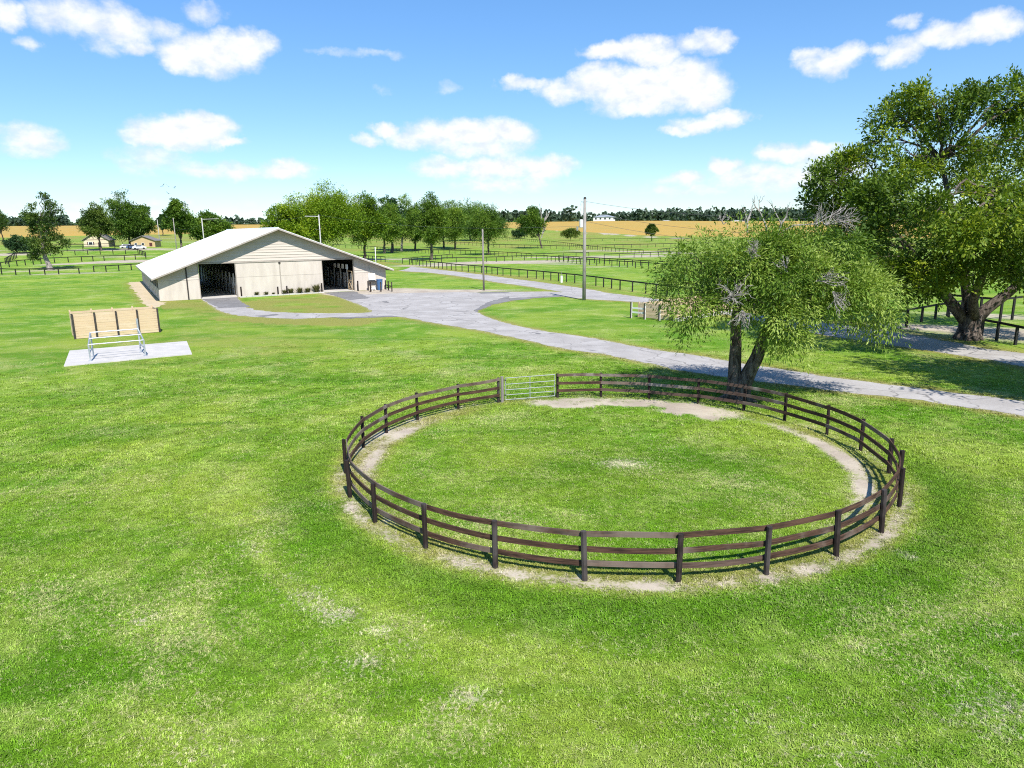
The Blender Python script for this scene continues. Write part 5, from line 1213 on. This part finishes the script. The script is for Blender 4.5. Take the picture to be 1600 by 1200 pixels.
# ------------------------------------------------------------------ parked cars under the clump of trees
def car(label, c, rot, mat):
    root = thing('parked_car', label, 'car', c, rot, 'cars parked under the trees')
    prof = [(-2.2, .35), (2.2, .35), (2.25, .85), (1.3, 1.0), (.7, 1.5), (-1.2, 1.52), (-1.9, 1.05), (-2.25, .95)]
    k = len(prof); v = [(x, -.88, z) for x, z in prof] + [(x, .88, z) for x, z in prof]
    MB().add(v, [tuple(range(k)), tuple(range(2 * k - 1, k - 1, -1))] + [(i, i + k, (i + 1) % k + k, (i + 1) % k) for i in range(k)]).build('body', M[mat], root)
    for y in (-.90, .885): MB().box((-1.15, y, 1.02), (.75, y + .015, 1.42)).build('side_window', M['glass'], root)
    for x in (-1.4, 1.4):
        for y in (-.80, .80): MB().tube([(x, y - .1, .33), (x, y + .1, .33)], [.33, .33], 12).build('wheel', M['rubber'], root)
for (u, v), rot, mt_n, lab in [((199, 388), .3, 'car_white', 'white car parked left of the trunks beside the farmhouse'), ((209, 389), .2, 'car_blue', 'blue car parked behind the trunks beside the farmhouse'), ((218, 389.5), .5, 'car_white', 'white car parked right of the trunks beside the farmhouse')]:
    car(lab, gp(u, v), rot, mt_n)

# ------------------------------------------------------------------ birds
bm_ = MB().add([(0, .25, 0), (.06, 0, .03), (0, -.3, 0), (-.06, 0, .03), (.6, .08, .16), (.55, -.12, .14), (-.6, .08, .16), (-.55, -.12, .14), (0, 0, -.07)],
               [(0, 1, 8), (1, 2, 8), (2, 3, 8), (3, 0, 8), (0, 3, 1), (1, 3, 2), (1, 4, 5), (3, 7, 6)]).mesh('bird'); bm_.materials.append(M['bird'])
for (u, v), lab in zip([(254, 290.5), (264, 291.5), (272.5, 293.5), (263.5, 302.5), (288, 329)], ['leftmost bird of the small flock above the barn', 'upper middle bird of the small flock above the barn', 'rightmost bird of the small flock above the barn', 'lowest bird of the small flock above the barn', 'lone bird flying just above the upright tree left of the barn']):
    o = obj('bird', bm_); o.location = at(u, v, 130); o.rotation_euler = (0, .1 * (u % 5), u); tag(o, lab, 'bird', 'birds flying above the barn')
# ------------------------------------------------------------------ grass
def tuft(seed, n, h, spread, lean, wd):
    r = np.random.default_rng(seed); a = r.uniform(0, 2 * np.pi, n); rad_ = spread * np.sqrt(r.random(n)); b_ = np.stack([np.cos(a) * rad_, np.sin(a) * rad_, 0 * a - .005], 1)
    ln = h * r.uniform(.55, 1.15, n); a2 = r.uniform(0, 2 * np.pi, n); t = lean * r.random(n)
    m_ = b_ + np.stack([np.cos(a2) * ln * t * .4, np.sin(a2) * ln * t * .4, ln * .62], 1); tip = b_ + np.stack([np.cos(a2) * ln * t, np.sin(a2) * ln * t, ln * (1 - .3 * t)], 1)
    sd = np.stack([-np.sin(a2), np.cos(a2), 0 * a], 1) * wd / 2
    V = np.stack([b_ - sd, b_ + sd, m_ + sd * .8, m_ - sd * .8, tip], 1).reshape(-1, 3)
    mb = MB(); mb.add(V, [q_ for i in range(n) for q_ in ((5 * i, 5 * i + 1, 5 * i + 2, 5 * i + 3), (5 * i + 3, 5 * i + 2, 5 * i + 4))])
    me = mb.mesh('grass_tuft'); me.materials.append(M['blade']); return bpy.data.objects.new('grass_tuft', me)
TUFTS = [tuft(1, 18, .055, .11, 1.8, .012), tuft(2, 16, .07, .12, 1.8, .013), tuft(3, 20, .05, .12, 1.6, .012)]

def scatter(name, P, scale, seed):
    r = np.random.default_rng(seed); n = len(P); s, d, l, ba = masks(P)
    keep = (s * (.6 + .8 * r.random(n)) < .5) & (r.random(n) > d * .25) & (r.random(n) > ba * .6) & (r.random(n) > .92 * sstep(36, 62, np.hypot(*P.T)))
    P, scale, s, d, l, ba = P[keep], scale[keep], s[keep], d[keep], l[keep], ba[keep]; n = len(P)
    me = bpy.data.meshes.new(name); me.vertices.add(n); co = np.stack([P[:, 0], P[:, 1], np.zeros(n)], 1); me.vertices.foreach_set('co', co.astype(np.float32).ravel())
    for k, a in (('sand', s), ('dry', d), ('lush', l), ('bare', ba), ('shade', r.random(n)), ('straw', r.random(n)), ('size', scale * (1 + l * .45) * r.uniform(.7, 1.3, n)), ('turn', r.uniform(0, 6.28, n)), ('pick', r.integers(0, 3, n))):
        x = me.attributes.new(k, 'FLOAT', 'POINT'); x.data.foreach_set('value', a.astype(np.float32))
    o = obj(name, me)
    ng = bpy.data.node_groups.new(name, 'GeometryNodeTree'); ng.interface.new_socket('Geometry', in_out='INPUT', socket_type='NodeSocketGeometry'); ng.interface.new_socket('Geometry', in_out='OUTPUT', socket_type='NodeSocketGeometry')
    N = ng.nodes; Lk = ng.links.new; gi = N.new('NodeGroupInput'); go_ = N.new('NodeGroupOutput')
    mp = N.new('GeometryNodeMeshToPoints'); Lk(gi.outputs[0], mp.inputs[0])
    ip = N.new('GeometryNodeInstanceOnPoints'); Lk(mp.outputs[0], ip.inputs['Points'])
    jn = N.new('GeometryNodeGeometryToInstance')
    for tf in TUFTS:
        oi = N.new('GeometryNodeObjectInfo'); oi.inputs['Object'].default_value = tf; oi.inputs['As Instance'].default_value = True; Lk(oi.outputs['Geometry'], jn.inputs[0])
    Lk(jn.outputs[0], ip.inputs['Instance']); ip.inputs['Pick Instance'].default_value = True
    def named(k, t='FLOAT'):
        x = N.new('GeometryNodeInputNamedAttribute'); x.data_type = t; x.inputs[0].default_value = k; return x.outputs[0]
    Lk(named('pick'), ip.inputs['Instance Index'])
    cx = N.new('ShaderNodeCombineXYZ'); Lk(named('turn'), cx.inputs[2]); e2r = N.new('FunctionNodeEulerToRotation'); Lk(cx.outputs[0], e2r.inputs[0]); Lk(e2r.outputs[0], ip.inputs['Rotation'])
    sz = N.new('ShaderNodeCombineXYZ'); sv_ = named('size')
    for i in range(3): Lk(sv_, sz.inputs[i])
    Lk(sz.outputs[0], ip.inputs['Scale'])
    Lk(ip.outputs[0], go_.inputs[0])
    md = o.modifiers.new('tufts', 'NODES'); md.node_group = ng
    return o

def field_points(r0, r1, dens, seed, half=58):
    r = np.random.default_rng(seed); A_ = math.radians(2 * half) / 2 * (r1 ** 2 - r0 ** 2); n = int(A_ * dens)
    D = np.sqrt(r.uniform(r0 ** 2, r1 ** 2, n)); a = np.radians(r.uniform(-half, half, n)); P = np.stack([D * np.sin(a), D * np.cos(a)], 1)
    ok = ~inside(P, DRIVE) & ~inside(P, LANE) & ~inside(P, PAD) & (np.hypot(*(P - TB[:2]).T) > .5)
    return P[ok]
near = field_points(8, 30, 110, 1); mid = field_points(30, 62, 26, 2)
tag(scatter('grass', near, np.full(len(near), 1.0), 3), 'short mown green grass of the lawn in the foreground', 'grass', kind='stuff')
tag(scatter('grass', mid, np.full(len(mid), 1.45), 4), 'short mown green grass of the lawn further back', 'grass', kind='stuff')
